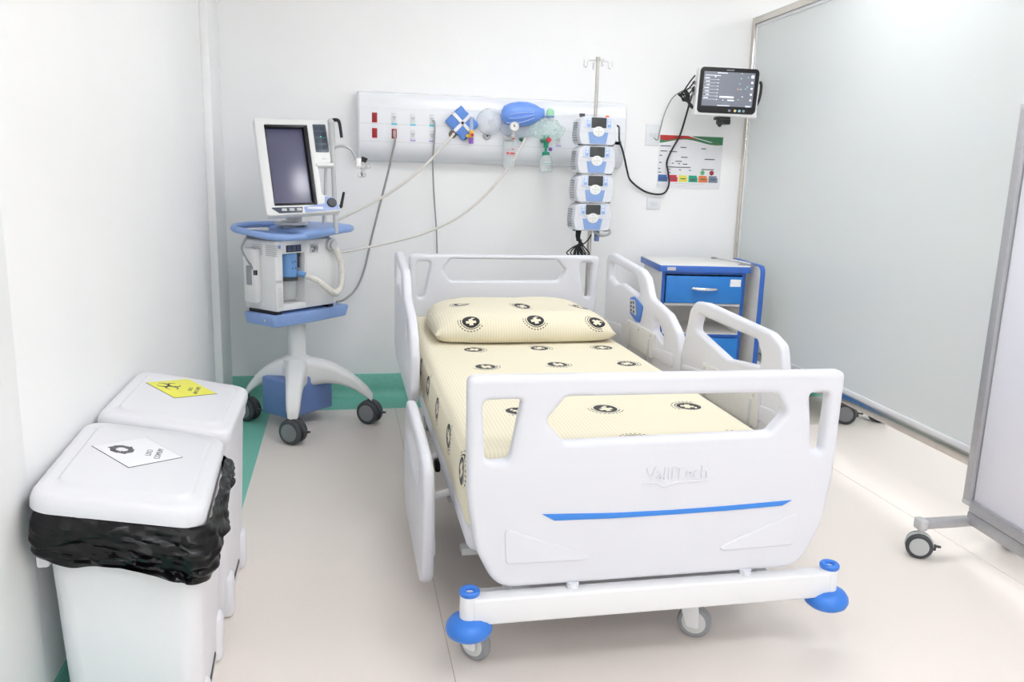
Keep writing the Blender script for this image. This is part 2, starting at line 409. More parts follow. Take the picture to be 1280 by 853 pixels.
# embossed maker's mark
bm = text('ValliTech', .052, XZ(FB-.0005) @ Matrix.Translation((.872, .553, 0)), .0028, sx=.93); obj('embossed_mark', bm, M_PLAST, fb)
bm = plate([(.772, .527), (.812, .527), (.835, .512), (.875, .524), (.965, .5275), (.965, .531), (.87, .530), (.836, .519), (.815, .531), (.772, .531)], [], .005, .001, XZ(FB), 1); obj('embossed_swoosh', bm, M_PLAST, fb)
HB = 4.20
out = fillet([(.327, .912), (.333, .62), (.40, .47), (1.262, .47), (1.33, .62), (1.337, .912)], [.03, .2, .09, .09, .2, .03], 7)
hole = fillet([(.542, .888), (.494, .832), (.54, .778), (1.113, .779), (1.155, .832), (1.105, .887)], .022, 5)
sl = fillet([(.366, .874), (.438, .874), (.40, .69), (.372, .69)], .018, 5)
sr = [(1.663-x, z) for x, z in sl]
obj('headboard', plate(out, [hole, sl, sr], .05, .016, XZ(HB), 4), M_PLAST, bed)
# side rails
RH = [(4.035, .935), (3.95, .948), (3.53, .916), (3.46, .89), (3.395, .808), (3.18, .772), (3.07, .71), (3.034, .638), (3.03, .50), (3.10, .43), (3.93, .43), (4.03, .50)]
RHh = [(3.985, .902), (3.60, .882), (3.527, .818), (3.545, .792), (3.79, .818), (3.88, .80), (3.975, .82)]
RHg = [(3.342, .728), (3.294, .726), (3.21, .663), (3.214, .636), (3.335, .672)]
RF = [(2.965, .83), (2.92, .866), (2.83, .874), (2.35, .856), (2.272, .83), (2.248, .75), (2.248, .62), (2.28, .48), (2.36, .43), (2.95, .43), (3.016, .5), (3.016, .66)]
RFh = [(2.882, .82), (2.425, .816), (2.391, .775), (2.393, .735), (2.625, .706), (2.905, .758)]
def rail(pl, holes, x, dz, bracket, side):
    o2 = fillet([(a, b+dz) for a, b in pl], .045, 5); hs = [fillet([(a, b+dz) for a, b in h], .018, 4) for h in holes]
    ro = obj('side_rail', plate(o2, hs, .036, .013, YZ(x), 4), M_PLAST, bed)
    inn = -side                                             # inward direction along x
    if bracket:
        y0, y1, z0, z1 = bracket; xi = x+inn*.022
        bm = plate(fillet([(y0, z0), (y1, z0), (y1, z1), (y0, z1)], .012, 3), [], .012, .003, YZ(xi), 2); br = obj('rail_bracket', bm, M_BRK, ro)
        for yy in (y0+.05, y1-.05):
            bm = N(); b2(bm, xi+inn*.006-.003, xi+inn*.006+.003, yy-.008, yy+.008, z0-.02, z1-.035, .002); obj('pivot_pin', bm, M_LGREY, br)
        for yy in (y0+.03, (y0+y1)/2, y1-.03):
            bm = N(); cyl(bm, (xi, yy, z1-.018), (xi+inn*.011, yy, z1-.018), .006, seg=10); obj('bolt', bm, M_CHROME, br)
    # moulded relief panels, low ridges on the inner face
    ys = [p[0] for p in pl]; ym = (min(ys)+max(ys))/2
    for c0 in (-1, 1):
        yy = ym+c0*(max(ys)-min(ys))*.33
        bm = plate(fillet([(yy-.11, .56+dz), (yy+.11, .56+dz), (yy+.11, .60+dz), (yy-.11, .62+dz)], .015, 3), [], .008, .003, YZ(x+inn*.0175), 2); obj('relief_ridge', bm, M_PLAST, ro)
    return ro
M_BRK = mat('bracket_plate', (.72, .71, .70), .4, vary=.02)
r1 = rail(RH, [RHh, RHg], 1.345, 0, (3.30, 3.66, .55, .665), 1)
cp = obj('control_panel', plate(fillet([(3.636, .772), (3.584, .784), (3.466, .756), (3.496, .676), (3.54, .672), (3.632, .70)], .016, 4), [], .008, .002, YZ(1.325), 2), mat('panel_blue', (.06, .20, .62), .4, vary=.02), r1); tag(cp, 'blue bed control keypad')
bm = plate(fillet([(3.625, .764), (3.565, .770), (3.535, .70), (3.622, .708)], .006, 2), [], .004, .001, YZ(1.3205), 1); obj('keypad', bm, M_LGREY, cp)
for (yy, zz) in ((3.605, .752), (3.575, .757), (3.605, .735), (3.57, .735), (3.60, .718), (3.565, .716)):
    bm = N(); b2(bm, 1.316, 1.3185, yy-.008, yy+.008, zz-.006, zz+.006, .001); obj('button', bm, M_INKG, cp)
rail(RF, [RFh], 1.345, 0, (2.36, 2.80, .53, .655), 1)
rail(RH, [RHh, RHg], .262, 0, None, -1)
rail(RF, [RFh], .238, -.365, None, -1)
# rail arms under the deck
for (x0, x1, yy, zz) in ((.262, .36, 3.35, .44), (.262, .36, 3.7, .44), (.238, .36, 2.45, .30), (.238, .36, 2.8, .30), (1.345, 1.26, 3.35, .46), (1.345, 1.26, 3.7, .46), (1.345, 1.26, 2.45, .46), (1.345, 1.26, 2.8, .46)):
    bm = N(); cyl(bm, (x0, yy, zz), (x1, yy, zz-.06 if zz > .4 else zz+.04), .012); obj('rail_arm', bm, M_BEDMET, bed)
# deck, frame, columns
bm = N(); b2(bm, .318, 1.285, 2.03, 4.16, .315, .395, .03, 4); obj('mattress_deck', bm, M_PLAST, bed)
bm = N()
for x in (.46, 1.16): b2(bm, x-.025, x+.025, 1.96, 4.15, .175, .235, .006)
b2(bm, .36, 1.28, 4.10, 4.15, .165, .225, .006)
obj('base_frame', bm, M_BEDMET, bed)
bm = N()
for x in (.50, 1.12):
    for (ya, yb) in ((2.35, 2.95), (3.25, 3.85)):
        bm = N(); tube(bm, [(x, ya, .22), (x, (ya+yb)/2, .27), (x, yb, .33)], .018, 8, 2); obj('lift_arm', bm, M_LGREY, bed)
for (yy, zz) in ((2.30, .20), (2.62, .235), (3.3, .22)):
    bm = N(); b2(bm, .34, 1.27, yy-.022, yy+.022, zz-.012, zz+.012, .005); obj('cross_bar', bm, M_LGREY, bed)
bm = N(); b2(bm, .62, 1.0, 2.7, 3.3, .19, .27, .02); obj('motor_housing', bm, M_GREY, bed)
bm = N(); box(bm, (.325, 2.83, .285), (.02, .07, .05), .008); obj('release_lever', bm, M_BLACK, bed)
# foot beam with posts and bumpers
bm = N(); b2(bm, .318, 1.352, 1.918, 1.968, .167, .241, .007, 3); obj('foot_beam', bm, M_BEDMET, bed)
for x in (.313, 1.356):
    bm = N(); cyl(bm, (x, 1.943, .125), (x, 1.943, .252), .0255, seg=28); po = obj('corner_post', bm, M_BEDMET, bed)
    bm = N(); lathe(bm, [(.0125, .246), (.0125, .259), (.016, .262), (.024, .262), (.0275, .258), (.0275, .250), (.025, .246)], Matrix.Translation((x, 1.943, 0)), 28, cap=False)
    lathe(bm, [(0, .25), (.013, .25)], Matrix.Translation((x, 1.943, 0)), 20, cap=False); tag(obj('socket_ring', bm, M_BLUE, po), 'blue ring cap with a central hole')
    bm = N(); lathe(bm, [(.020, .187), (.036, .185), (.052, .177), (.0605, .165), (.0625, .153), (.058, .141), (.046, .132), (.03, .128), (0, .127)], Matrix.Translation((x, 1.943, -.002)), 36, cap=False)
    tag(obj('bumper', bm, M_BLUE, bed), 'round blue rubber bumper')
for x in (.595, 1.10):
    bm = N(); cyl(bm, (x, 1.955, .230), (x, 1.955, .256), .017, seg=16); obj('board_peg', bm, M_PLAST, bed)
MC = mat('caster_white', (.66, .67, .66), .4, vary=.02)
caster(bed, .345, 2.035, .05, .75, .17, 'fork', .028, MC, M_GREY, M_BEDMET, False)
caster(bed, 1.005, 2.05, .05, .95, .19, 'fork', .028, MC, M_GREY, M_BEDMET, False)
caster(bed, .42, 4.10, .05, .1, .18, 'fork', .028, MC, M_GREY, M_BEDMET, False)
caster(bed, 1.22, 4.10, .05, -.1, .18, 'fork', .028, MC, M_GREY, M_BEDMET, False)
bm = N(); b2(bm, .95, 1.06, 2.0, 2.09, .165, .20, .005); b2(bm, .42, 1.2, 2.03, 2.06, .175, .205, .005); b2(bm, .33, .48, 2.0, 2.06, .165, .20, .005); obj('caster_bracket', bm, M_BEDMET, bed)

# ------------------------------------------------------------------ mattress with printed sheet
MX0, MX1, MY0, MY1, MZ0, MZ1 = .318, 1.225, 2.025, 4.165, .397, .600
bm = N(); nx, ny = 30, 60
t = bmesh.new(); bmesh.ops.create_cube(t, size=1)
for v in t.verts: v.co = Vector(((MX0+MX1)/2+v.co.x*(MX1-MX0), (MY0+MY1)/2+v.co.y*(MY1-MY0), (MZ0+MZ1)/2+v.co.z*(MZ1-MZ0)))
top_e = [e for e in t.edges if all(v.co.z > .5 for v in e.verts)]; vert_e = [e for e in t.edges if abs(e.verts[0].co.z-e.verts[1].co.z) > .1]
bmesh.ops.bevel(t, geom=top_e+vert_e, offset=.04, segments=5, profile=.5, affect='EDGES')
for k in range(1, 54): bmesh.ops.bisect_plane(t, geom=t.verts[:]+t.edges[:]+t.faces[:], plane_co=(0, MY0+(MY1-MY0)*k/54, 0), plane_no=(0, 1, 0))
for k in range(1, 24): bmesh.ops.bisect_plane(t, geom=t.verts[:]+t.edges[:]+t.faces[:], plane_co=(MX0+(MX1-MX0)*k/24, 0, 0), plane_no=(1, 0, 0))
for k in range(1, 6): bmesh.ops.bisect_plane(t, geom=t.verts[:]+t.edges[:]+t.faces[:], plane_co=(0, 0, MZ0+(MZ1-MZ0)*k/6), plane_no=(0, 0, 1))
uvl = t.loops.layers.uv.new('UVMap')
for f in t.faces:
    for l in f.loops:
        p = l.vert.co; dz = MZ1-p.z; u, v = p.x, p.y
        if f.normal.y < -.75 or (p.y < MY0+.02 and abs(f.normal.x) < .4): v -= dz
        elif p.x < MX0+.06: u -= dz
        elif p.x > MX1-.06: u += dz
        l[uvl].uv = (u, v)
for v in t.verts:
    p = v.co; k = noise.noise(Vector((p.x*3.1, p.y*2.2, p.z*3)))
    if p.z > MZ1-.03: v.co.z += .004*k
    elif p.z > MZ0+.01:
        s = -1 if p.x < .8 else 1
        if abs(p.x-MX0) < .05 or abs(p.x-MX1) < .05: v.co.x += s*(.006*noise.noise(Vector((p.y*4, p.z*2, 0)))+.010*math.sin(PI*(p.z-MZ0)/(MZ1-MZ0)))
        if p.y < MY0+.03: v.co.y += .004*k
M_SHEET = sheet_material('printed_yellow_sheet', .53, 3.325, .285, .305, spin=5.2, spin0=.3)
M_PILLOW = sheet_material('printed_yellow_pillowcase', .535, 3.48, .285, .25, spin=.9, spin0=-.3)
solo('mattress', t, M_SHEET, 'mattress in pale yellow striped sheet printed with black cross emblems', 'mattress', ang=60)
# ------------------------------------------------------------------ pillow
bm = N(); uvl = bm.loops.layers.uv.new('UVMap'); PXC, PYC, PW, PD, PH = .785, 3.725, .83, .66, .155
G = 36; grid = {}
def pil(a, b, s):
    m = max(0, 1-abs(a)**7)*max(0, 1-abs(b)**4.5)
    x = PXC+a*PW/2*(1-.05*b*b*(1-abs(a)*.4)); y = PYC+b*PD/2*(1-.06*a*a)
    x -= .03*a*(b > 0)*b                                    # a little narrower towards the head
    h = (m**.55)*PH*.60*(1-.10*b)*(1-.18*a*a)+.012*noise.noise(Vector((a*2.2, b*2.4, 1)))*m
    zb = .606
    z = zb+.035+h if s > 0 else zb+.035-min(.035, (m**.4)*.06)
    z -= .0 if s < 0 else .02*math.exp(-((a-.15)**2)*8)*math.exp(-((b+.25)**2)*6)*m
    z += .018*(b > .3)*(b-.3)
    return Vector((x, y, z))
for s in (1, -1):
    for i in range(G+1):
        for j in range(G+1):
            a, b = -1+2*i/G, -1+2*j/G
            edge = i in (0, G) or j in (0, G)
            if s < 0 and edge: grid[(s, i, j)] = grid[(1, i, j)]
            else: grid[(s, i, j)] = bm.verts.new(pil(a, b, s))
    for i in range(G):
        for j in range(G):
            q = [grid[(s, i, j)], grid[(s, i+1, j)], grid[(s, i+1, j+1)], grid[(s, i, j+1)]]
            f = bm.faces.new(q if s > 0 else q[::-1])
            for l in f.loops: l[uvl].uv = (l.vert.co.x, l.vert.co.y+(l.vert.co.z-.64)*.7*min(1, max(0, (3.78-l.vert.co.y)/.3)))
solo('pillow', bm, M_PILLOW, 'pillow in yellow striped pillowcase printed with black cross emblems on the bed', 'pillow', ang=80)

# ================================================================== VENTILATOR ON ITS CART
HUB = (-.245, 4.34, 0)
ven = thing('ventilator', HUB, PI/4, 'lung ventilator with tilted screen on a white and blue wheeled cart', 'ventilator')
Wv = ORG[ven.name]; Wi = Wv.inverted()
def P_(name, bm, m, parent=ven, **k): return obj(name, bm, m, parent, world=False, **k)
# four-legged base (world directions given, converted to cart space)
feet = [(-.250, 3.965), (.128, 4.262), (-.505, 4.378), (-.20, 4.69)]
bm = N(); lathe(bm, [(0, .20), (.06, .205), (.085, .24), (.088, .30), (.075, .345), (.05, .362), (0, .362)], None, 28, cap=False)
vb = P_('base', bm, M_VWHITE)
for fx, fy in feet:
    e = Wi @ Vector((fx, fy, 0)); d = Vector((e.x, e.y, 0)); L = d.length; d.normalize(); s = Vector((-d.y, d.x, 0))
    rings = []
    for i in range(15):
        t_ = i/14; top = .352-.185*t_**2.3; th = .135*(1-t_)**1.3+.045; wd = .135-.072*t_**.7
        if i == 14: th *= .8; wd *= .8; top -= .006
        c = d*(.01+(L+.012-.01)*t_)
        rings.append([c+s*p[0]+Vector((0, 0, top-th/2+p[1])) for p in rrect(wd, th, min(wd, th)*.33, 4)])
    bm = N(); loft(bm, rings); P_('base_leg', bm, M_VWHITE, vb, ang=60)
for (fx, fy), yw in zip(feet, (1.0, 1.0, .9, .8)):
    p = Wi @ Vector((fx, fy, 0)); caster(ven, fx, fy, .062, yw, .16, 'twin', .026, M_GREYC if 'M_GREYC' in globals() else mat('caster_cap_grey', (.22, .225, .24), .45, vary=.02), M_DARK, M_DARK)
# blue battery box under the base
bm = N(); b2(bm, -.155, .155, -.10, .10, .062, .26, .012, 3); box_o = P_('battery_box', bm, M_VBLUED)
bm = N(); cyl(bm, (0, 0, .35), (0, 0, .562), .046, seg=32); P_('column', bm, M_VWHITE)
# tray: prow-shaped slab with sloping flanks
def ring_poly(k, z, dy=0): return [(x*k[0], y*k[1]+dy, z) for x, y in fillet([(-.245, -.115), (.0, -.128), (.285, -.105), (.285, .115), (-.245, .115)], .025, 4)]
bm = N(); loft(bm, [ring_poly((.90, .88), .548), ring_poly((.955, .95), .553), ring_poly((1, 1), .596), ring_poly((.99, .985), .606), ring_poly((.95, .93), .608)])
tr = P_('tray', bm, M_VBLUE)
for k in range(5):
    bm = N(); box(bm, (-.10+k*.024+(k > 2)*.012, -.1185, .585), (.012, .004, .006), .001); P_('indicator', bm, M_PAPER, tr)
bm = N(); cyl(bm, (-.243, -.06, .583), (-.252, -.06, .583), .007, seg=12); P_('screw', bm, M_CHROME, tr)
for x in (-.19, .16):
    bm = N(); b2(bm, x-.02, x+.02, -.09, .11, .606, .625, .004); P_('foot_rail', bm, M_BLACK)
# main breathing unit: shell with an open humidifier bay
X0, X1, Y0, Y1, Z0, Z1 = -.208, .182, -.095, .140, .622, .972
bm = N(); B = .010
b2(bm, X0, -.158, Y0, Y1, Z0, Z1, B); b2(bm, -.020, X1, Y0, Y1, Z0, Z1, B)
b2(bm, -.165, -.012, Y0+.002, Y1, .906, Z1-.0005, .004); b2(bm, -.165, -.012, Y0+.002, Y1, Z0+.001, .655, .004); b2(bm, -.165, -.012, .02, Y1-.001, .64, .92)
un = P_('gas_unit', bm, M_VWHITE)
bm = N(); b2(bm, .15, .262, -.055, .125, .632, .955, .045, 5); P_('side_cowl', bm, M_VWHITE, un)
bm = N(); b2(bm, -.20, .17, -.08, .13, .968, .985, .006); P_('gap_shade', bm, mat('gap_shade_grey', (.22, .22, .23), .6, vary=.03), un)  # dark slab painting in the shaded gap between unit and rim
# louvres on the end face (x = X0) : two groups of slats
for g in (0, 1):
    for k in range(6):
        y = .015+g*.10-.088; z = .948-k*.0095
        bm = N(); b2(bm, X0-.0025, X0+.001, y-.038+g*.008, y+.042, z-.0022, z+.0022); P_('louvre', bm, M_LGREY, un)
bm = N(); b2(bm, -.137, -.043, Y0-.003, Y0+.004, .914, .948, .002); tag(P_('status_display', bm, mat('navy_lcd', (.035, .045, .085), .2, vary=.1, vscale=120), un), 'small dark status display')
for k in range(3):
    for j in range(2):
        bm = N(); b2(bm, -.131+k*.030, -.107+k*.030, Y0-.0042, Y0-.0028, .918+j*.014, .930+j*.014); P_('display_field', bm, mat('lcd_field', (.07, .085, .16), .3, vary=.05), un)
bm = N(); b2(bm, -.188, -.172, Y0-.002, Y0+.002, .935, .951, .001); tag(P_('badge', bm, M_VBLUE, un), 'small blue badge')
bm = N(); b2(bm, .015, .072, Y0-.003, Y0+.004, .902, .948, .003); ga = P_('filter_window', bm, M_LGREY, un)
for (x, z, r) in ((.030, .934, .008), (.052, .926, .012), (.034, .912, .006)):
    bm = N(); cyl(bm, (x, Y0-.002, z), (x, Y0-.010, z), r, seg=14); P_('port', bm, M_GREY, ga)
bm = N(); b2(bm, -.012, .115, Y0-.002, Y0+.002, .72, .885, .001); P_('service_cover', bm, M_VWHITE, un)
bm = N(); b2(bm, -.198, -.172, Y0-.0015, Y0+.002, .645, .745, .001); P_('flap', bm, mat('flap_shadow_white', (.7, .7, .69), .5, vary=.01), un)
bm = N(); b2(bm, -.205, -.168, Y0-.001, Y0+.002, .766, .780); P_('printed_note', bm, M_LGREY, un)
# humidifier in the bay
bm = N(); Mh = Matrix.Translation((-.088, -.05, 0)); lathe(bm, [(0, .905), (.040, .905), (.044, .90), (.044, .79), (.040, .785), (0, .785)], Mh, 28, cap=False)
hu = P_('humidifier', bm, mat('humidifier_blue', (.16, .34, .66), .38, vary=.02)); tag(hu, 'pale blue humidifier canister')
bm = N(); lathe(bm, [(0, .785), (.046, .785), (.046, .768), (0, .768)], Mh, 28, cap=False); P_('collar', bm, M_DARK, hu)
bm = N(); lathe(bm, [(.040, .768), (.040, .68), (.036, .674), (0, .674)], Mh, 28, cap=False); P_('water_jar', bm, M_GLASSJ, hu)
for (x, z) in ((-.098, .862), (-.082, .866), (-.066, .862), (-.098, .832), (-.08, .832)):
    bm = N(); box(bm, (x, -.0945, z), (.005, .003, .008), .001); P_('mark', bm, M_INKG, hu)
bm = N(); cyl(bm, (-.038, -.07, .90), (-.038, -.07, .83), .006); cyl(bm, (-.038, -.07, .905), (-.038, -.07, .885), .010); P_('thermometer', bm, M_DARK, hu)
bm = N(); cyl(bm, (-.06, -.09, .805), (-.04, -.122, .795), .014); P_('outlet', bm, mat('humidifier_blue', (.2, .42, .76)), hu)
# breathing hose: outlet -> loop below -> connector at the upper right
hp = [(-.04, -.122, .795), (-.005, -.16, .77), (.05, -.18, .725), (.11, -.175, .695), (.165, -.16, .72), (.195, -.14, .80), (.19, -.125, .87), (.170, -.11, .925)]
bm = N(); L_ = catmull(hp, 14)
tube(bm, L_, .017, 12, 0, rf=lambda t: 1+.07*math.sin(t*2*PI*45)); tag(P_('breathing_hose', bm, M_RUBW), 'cream corrugated breathing hose')
bm = N(); cyl(bm, (.155, Y0+.01, .937), (.155, Y0-.02, .937), .033, seg=24); cyl(bm, (.155, Y0-.01, .937), (.155, Y0-.035, .937), .022, seg=20); P_('hose_connector', bm, M_LGREY)
# items on the end face: grey bottle and dark lead
bm = N(); cyl(bm, (-.235, .055, .75), (-.235, .055, .845), .022, seg=18, bev=.004); P_('oxygen_cell', bm, M_GREY)
bm = N(); b2(bm, -.245, X0+.001, .01, .10, .66, .93, .008); P_('cell_holder', bm, M_VWHITE)
bm = N(); tube(bm, [(-.25, .06, .985), (-.275, .065, .93), (-.262, .05, .88), (-.235, .02, .815)], .005, 8); tag(P_('lead', bm, M_GREY), 'thin grey lead on the end face')
bm = N(); cyl(bm, (-.235, .02, .80), (-.235, .02, .825), .011, seg=12); P_('lead_plug', bm, M_BLACK)
# blue shelf with the carrying rim
rim = [(-.245, .16, 1.022), (-.272, .01, 1.010), (-.225, -.135, .994), (-.05, -.158, .994), (.15, -.14, 1.008), (.31, -.095, 1.015), (.30, .02, 1.022), (.19, .14, 1.026), (0, .185, 1.032), (-.14, .21, 1.030)]
bm = N(); tube(bm, rim, .0165, 12, 5, closed=True, flat=1.0); hr = P_('handle_rim', bm, M_VBLUE, ang=60)
sh = catmull([(-.10, -.17, 0), (-.02, -.185, 0), (.15, -.165, 0), (.31, -.105, 0), (.30, .03, 0), (.2, .145, 0), (0, .19, 0), (-.06, .1, 0), (-.075, -.05, 0)], 5, True)
rr = []
for k, z, q in ((.90, .990, 1), (.95, .996, 1), (.95, 1.012, 1), (.92, 1.024, 1), (.80, 1.030, 1)):
    rr.append([Vector((.1+(p.x-.1)*k, .0+p.y*k, z+.010*(p.x)/.3)) for p in sh])
bm = N(); loft(bm, rr); P_('shelf', bm, M_VBLUE, ang=60)
pk = catmull([(-.24, .10, 0), (-.22, -.08, 0), (-.13, -.12, 0), (-.09, 0, 0), (-.10, .15, 0), (-.18, .17, 0)], 4, True)
bm = N(); loft(bm, [[Vector((p.x, p.y, z)) for p in pk] for z in (.994, 1.008)]); P_('pocket', bm, mat('pocket_blue', (.14, .26, .60), .4, vary=.02))
bm = N(); cyl(bm, (0, .02, 1.01), (0, .02, 1.06), .05, seg=28); lathe(bm, [(.05, 1.035), (.085, 1.04), (.085, 1.052), (.05, 1.056)], Matrix.Translation((0, .02, 0)), 28, cap=False); P_('swivel', bm, M_LGREY)
# ---- tilted screen unit
sa, stl = .266, .50; C0 = Vector((-.213, 4.24, 1.332))
e1 = Vector((math.cos(sa), math.sin(sa), 0)); n0 = Vector((math.sin(sa), -math.cos(sa), 0)); up = Vector((0, 0, 1))*math.cos(stl)-n0*math.sin(stl)
MS = axes(C0, e1, up)
def S_(name, bm, m, parent, **k): return obj(name, bm, m, parent, world=True, **k)
def at(z): return MS @ Matrix.Translation((0, 0, z))
ho = fillet([(-.184, .262), (.174, .268), (.170, .02), (.100, .016), (.100, -.15), (.160, -.165), (.186, -.24), (-.180, -.268)], [.018, .014, .02, .004, .01, .02, .014, .02], 4)
hs = fillet([(-.137, .224), (.073, .232), (.069, -.205), (-.136, -.213)], .003, 2)
su = S_('screen_housing', plate(ho, [hs], .045, .008, at(-.022), 3), M_VWHITE, ven)
S_('rear_shell', plate(fillet([(-.170, .245), (.09, .25), (.09, -.235), (-.165, -.245)], .03, 4), [], .045, .014, at(-.056), 3), M_VWHITE, su)
bm = plate([(-.140, .228), (.076, .236), (.072, -.209), (-.139, -.217)], [], .004, .0005, at(-.028), 1); S_('bezel', bm, M_BLACK, su)
bm = plate([(-.130, .214), (.052, .221), (.050, -.196), (-.129, -.203)], [], .002, .0004, at(-.0245), 1)
tag(S_('screen', bm, mat('switched_off_display', (.085, .085, .165), .27, vary=.03, vscale=5, spec=1.0), su), 'dark blank display with bluish sheen')
bm = N()
for q in ([(.055, -.20), (.072, -.21), (.075, .235), (.055, .222)], [(-.139, .214), (-.139, .228), (.075, .235), (.055, .221)], [(-.137, -.216), (.07, -.208), (.052, -.194), (-.132, -.201)]):
    t2 = plate(q, [], .018, .0005, at(-.013), 1); merge(bm, t2)
S_('screen_rebate', bm, M_BLACK, su)
kp = S_('side_panel', plate(fillet([(.100, .236), (.166, .239), (.164, .082), (.098, .080)], .005, 2), [], .003, .0006, at(.0015), 1), mat('side_panel_slate', (.10, .125, .16), .3, vary=.03), su)
for i in range(2):
    for j in range(4):
        bm = plate(rrect(.026, .024, .003, 2, .1165+i*.031, .216-j*.036), [], .002, .0004, at(.0035), 1); S_('key_field', bm, mat('slate_key', (.055, .07, .105), .3, vary=.04), kp)
bm = plate(rrect(.008, .006, .001, 1, .133, .166), [], .002, .0004, at(.005), 1); tag(S_('status_lamp', bm, emit('green_led', (.05, .6, .3), .6), kp), 'small green status light')
bm = plate(rrect(.02, .004, .001, 1, .135, .045), [], .002, .0004, at(.001), 1); S_('printed_mark', bm, M_LGREY, su)
bm = plate(fillet([(.088, .018), (.178, .022), (.178, .004), (.088, .0)], .006, 2), [], .03, .006, at(-.008), 2); S_('panel_lip', bm, M_VWHITE, su)
# lower console
bm = plate(fillet([(-.157, -.226), (-.005, -.220), (-.01, -.249), (-.12, -.255)], .003, 2), [], .003, .0006, at(.0012), 1); ks = S_('key_strip', bm, mat('slate_key', (.05, .07, .1)), su)
for k in range(3):
    bm = plate(rrect(.024, .014, .003, 2, -.095+k*.036, -.237+k*.0015), [], .003, .0006, at(.003), 1); S_('strip_key', bm, M_LGREY, ks)
bm = plate(fillet([(0, -.220), (.105, -.20), (.110, -.160), (.158, -.17), (.176, -.232), (.005, -.249)], .005, 2), [], .003, .0006, at(.0012), 1); bc = S_('console_pad', bm, mat('console_blue', (.36, .45, .75), .4, vary=.02), su)
bm = plate(rrect(.075, .012, .002, 2, .055, -.226), [], .003, .0006, at(.0025), 1); S_('pad_keys', bm, M_PAPER, bc)
bm = N(); lathe(bm, [(.024, 0), (.024, .008), (.021, .012), (0, .0125)], at(.002) @ Matrix.Translation((.139, -.198, 0)), 24, cap=False); tag(S_('knob', bm, M_DARK, bc), 'round dark turning knob')
# neck from swivel to the screen
bm = N(); tube(bm, [(-.245, 4.355, 1.05), (-.24, 4.33, 1.10), (-.225, 4.30, 1.16)], .04, 12, 4); S_('neck', bm, M_LGREY, ven)
# support arm with levers and gooseneck
bm = N(); cyl(bm, (-.036, 4.33, 1.0), (-.050, 4.33, 1.50), .012, seg=14); am = S_('support_arm', bm, M_LGREY, ven)
bm = N(); cyl(bm, (-.048, 4.33, 1.44), (-.052, 4.33, 1.545), .016, seg=16); box(bm, (-.052, 4.33, 1.554), (.034, .034, .030), .011, 3); S_('arm_joint', bm, M_LGREY, am)
bm = N(); tube(bm, [(-.045, 4.325, 1.562), (-.02, 4.32, 1.562), (-.010, 4.32, 1.54), (-.002, 4.32, 1.478)], .0085, 8, 4, rf=lambda t: 1.15-.3*t); S_('lever', bm, M_BLACK, am)
bm = N(); tube(bm, [(-.035, 4.325, 1.135), (-.012, 4.32, 1.135), (-.006, 4.32, 1.15), (.006, 4.32, 1.21)], .0085, 8, 4, rf=lambda t: 1.25-.5*t); S_('lever', bm, M_BLACK, am)
bm = N(); cyl(bm, (-.093, 4.34, 1.06), (-.080, 4.33, 1.36), .0075, seg=10); cyl(bm, (-.094, 4.34, 1.05), (-.092, 4.34, 1.14), .011, seg=12); S_('side_rod', bm, M_LGREY, am)
bm = N(); tube(bm, [(-.055, 4.33, 1.40), (-.035, 4.33, 1.428), (.0, 4.33, 1.438), (.04, 4.33, 1.425), (.065, 4.33, 1.385), (.07, 4.33, 1.37)], .007, 8, 6); gn = S_('gooseneck', bm, M_ALU, am)
bm = N(); box(bm, (.082, 4.32, 1.355), (.03, .03, .055), .006, 2); S_('clamp_body', bm, M_CHROME, gn)
bm = N(); cyl(bm, (.104, 4.31, 1.362), (.112, 4.31, 1.385), .013, .017, seg=12); S_('clamp_knob', bm, M_BLACK, gn)
bm = N(); tube(bm, [(.085, 4.31, 1.335), (.105, 4.31, 1.335), (.125, 4.31, 1.34)], .010, 8, 3); tube(bm, [(.105, 4.31, 1.335), (.10, 4.31, 1.315), (.092, 4.31, 1.30)], .009, 8, 3); S_('tube_holder', bm, M_LGREY, gn)
for q in ((.13, 4.31, 1.342), (.088, 4.31, 1.296), (.105, 4.31, 1.298)):
    bm = N(); lathe(bm, [(.007, -.012), (.013, -.012), (.013, .012), (.007, .012), (.007, -.012)], Matrix.Translation(q) @ Matrix.Rotation(PI/2, 4, 'X'), 14, cap=False); S_('tube_clip', bm, M_LGREY, gn)

# ================================================================== BEDHEAD SERVICE PANEL
pan = thing('bedhead_panel', (.845, YB, 1.37), 0, 'long white bedhead service panel on the wall with sockets and gas outlets', 'wall panel')
PX0, PX1, PF = .082, 1.622, 4.672
pr = [(YB, 1.748), (4.735, 1.746), (4.70, 1.735), (4.682, 1.705), (4.676, 1.664), (PF, 1.66), (PF, 1.573), (PF, 1.478), (4.678, 1.45), (4.696, 1.415), (4.725, 1.388), (4.755, 1.376), (YB, 1.372)]
bm = N(); loft(bm, [[(x, (y if ins == 0 else min(YB, y+ins*.6)), 1.56+(z-1.56)*(1-ins*.6)) for y, z in pr] for x, ins in ((PX0, .06), (PX0+.004, .02), (PX0+.012, 0), (PX1-.012, 0), (PX1-.004, .02), (PX1, .06))])
pb = obj('panel_body', bm, M_PANEL, pan, ang=25)
for z in (1.662, 1.5725, 1.478):
    bm = N(); b2(bm, PX0+.012, PX1-.012, PF-.0006+(.003 if z > 1.6 else 0), PF+.006, z-.0008, z+.0008); obj('groove', bm, M_LGREY, pan)
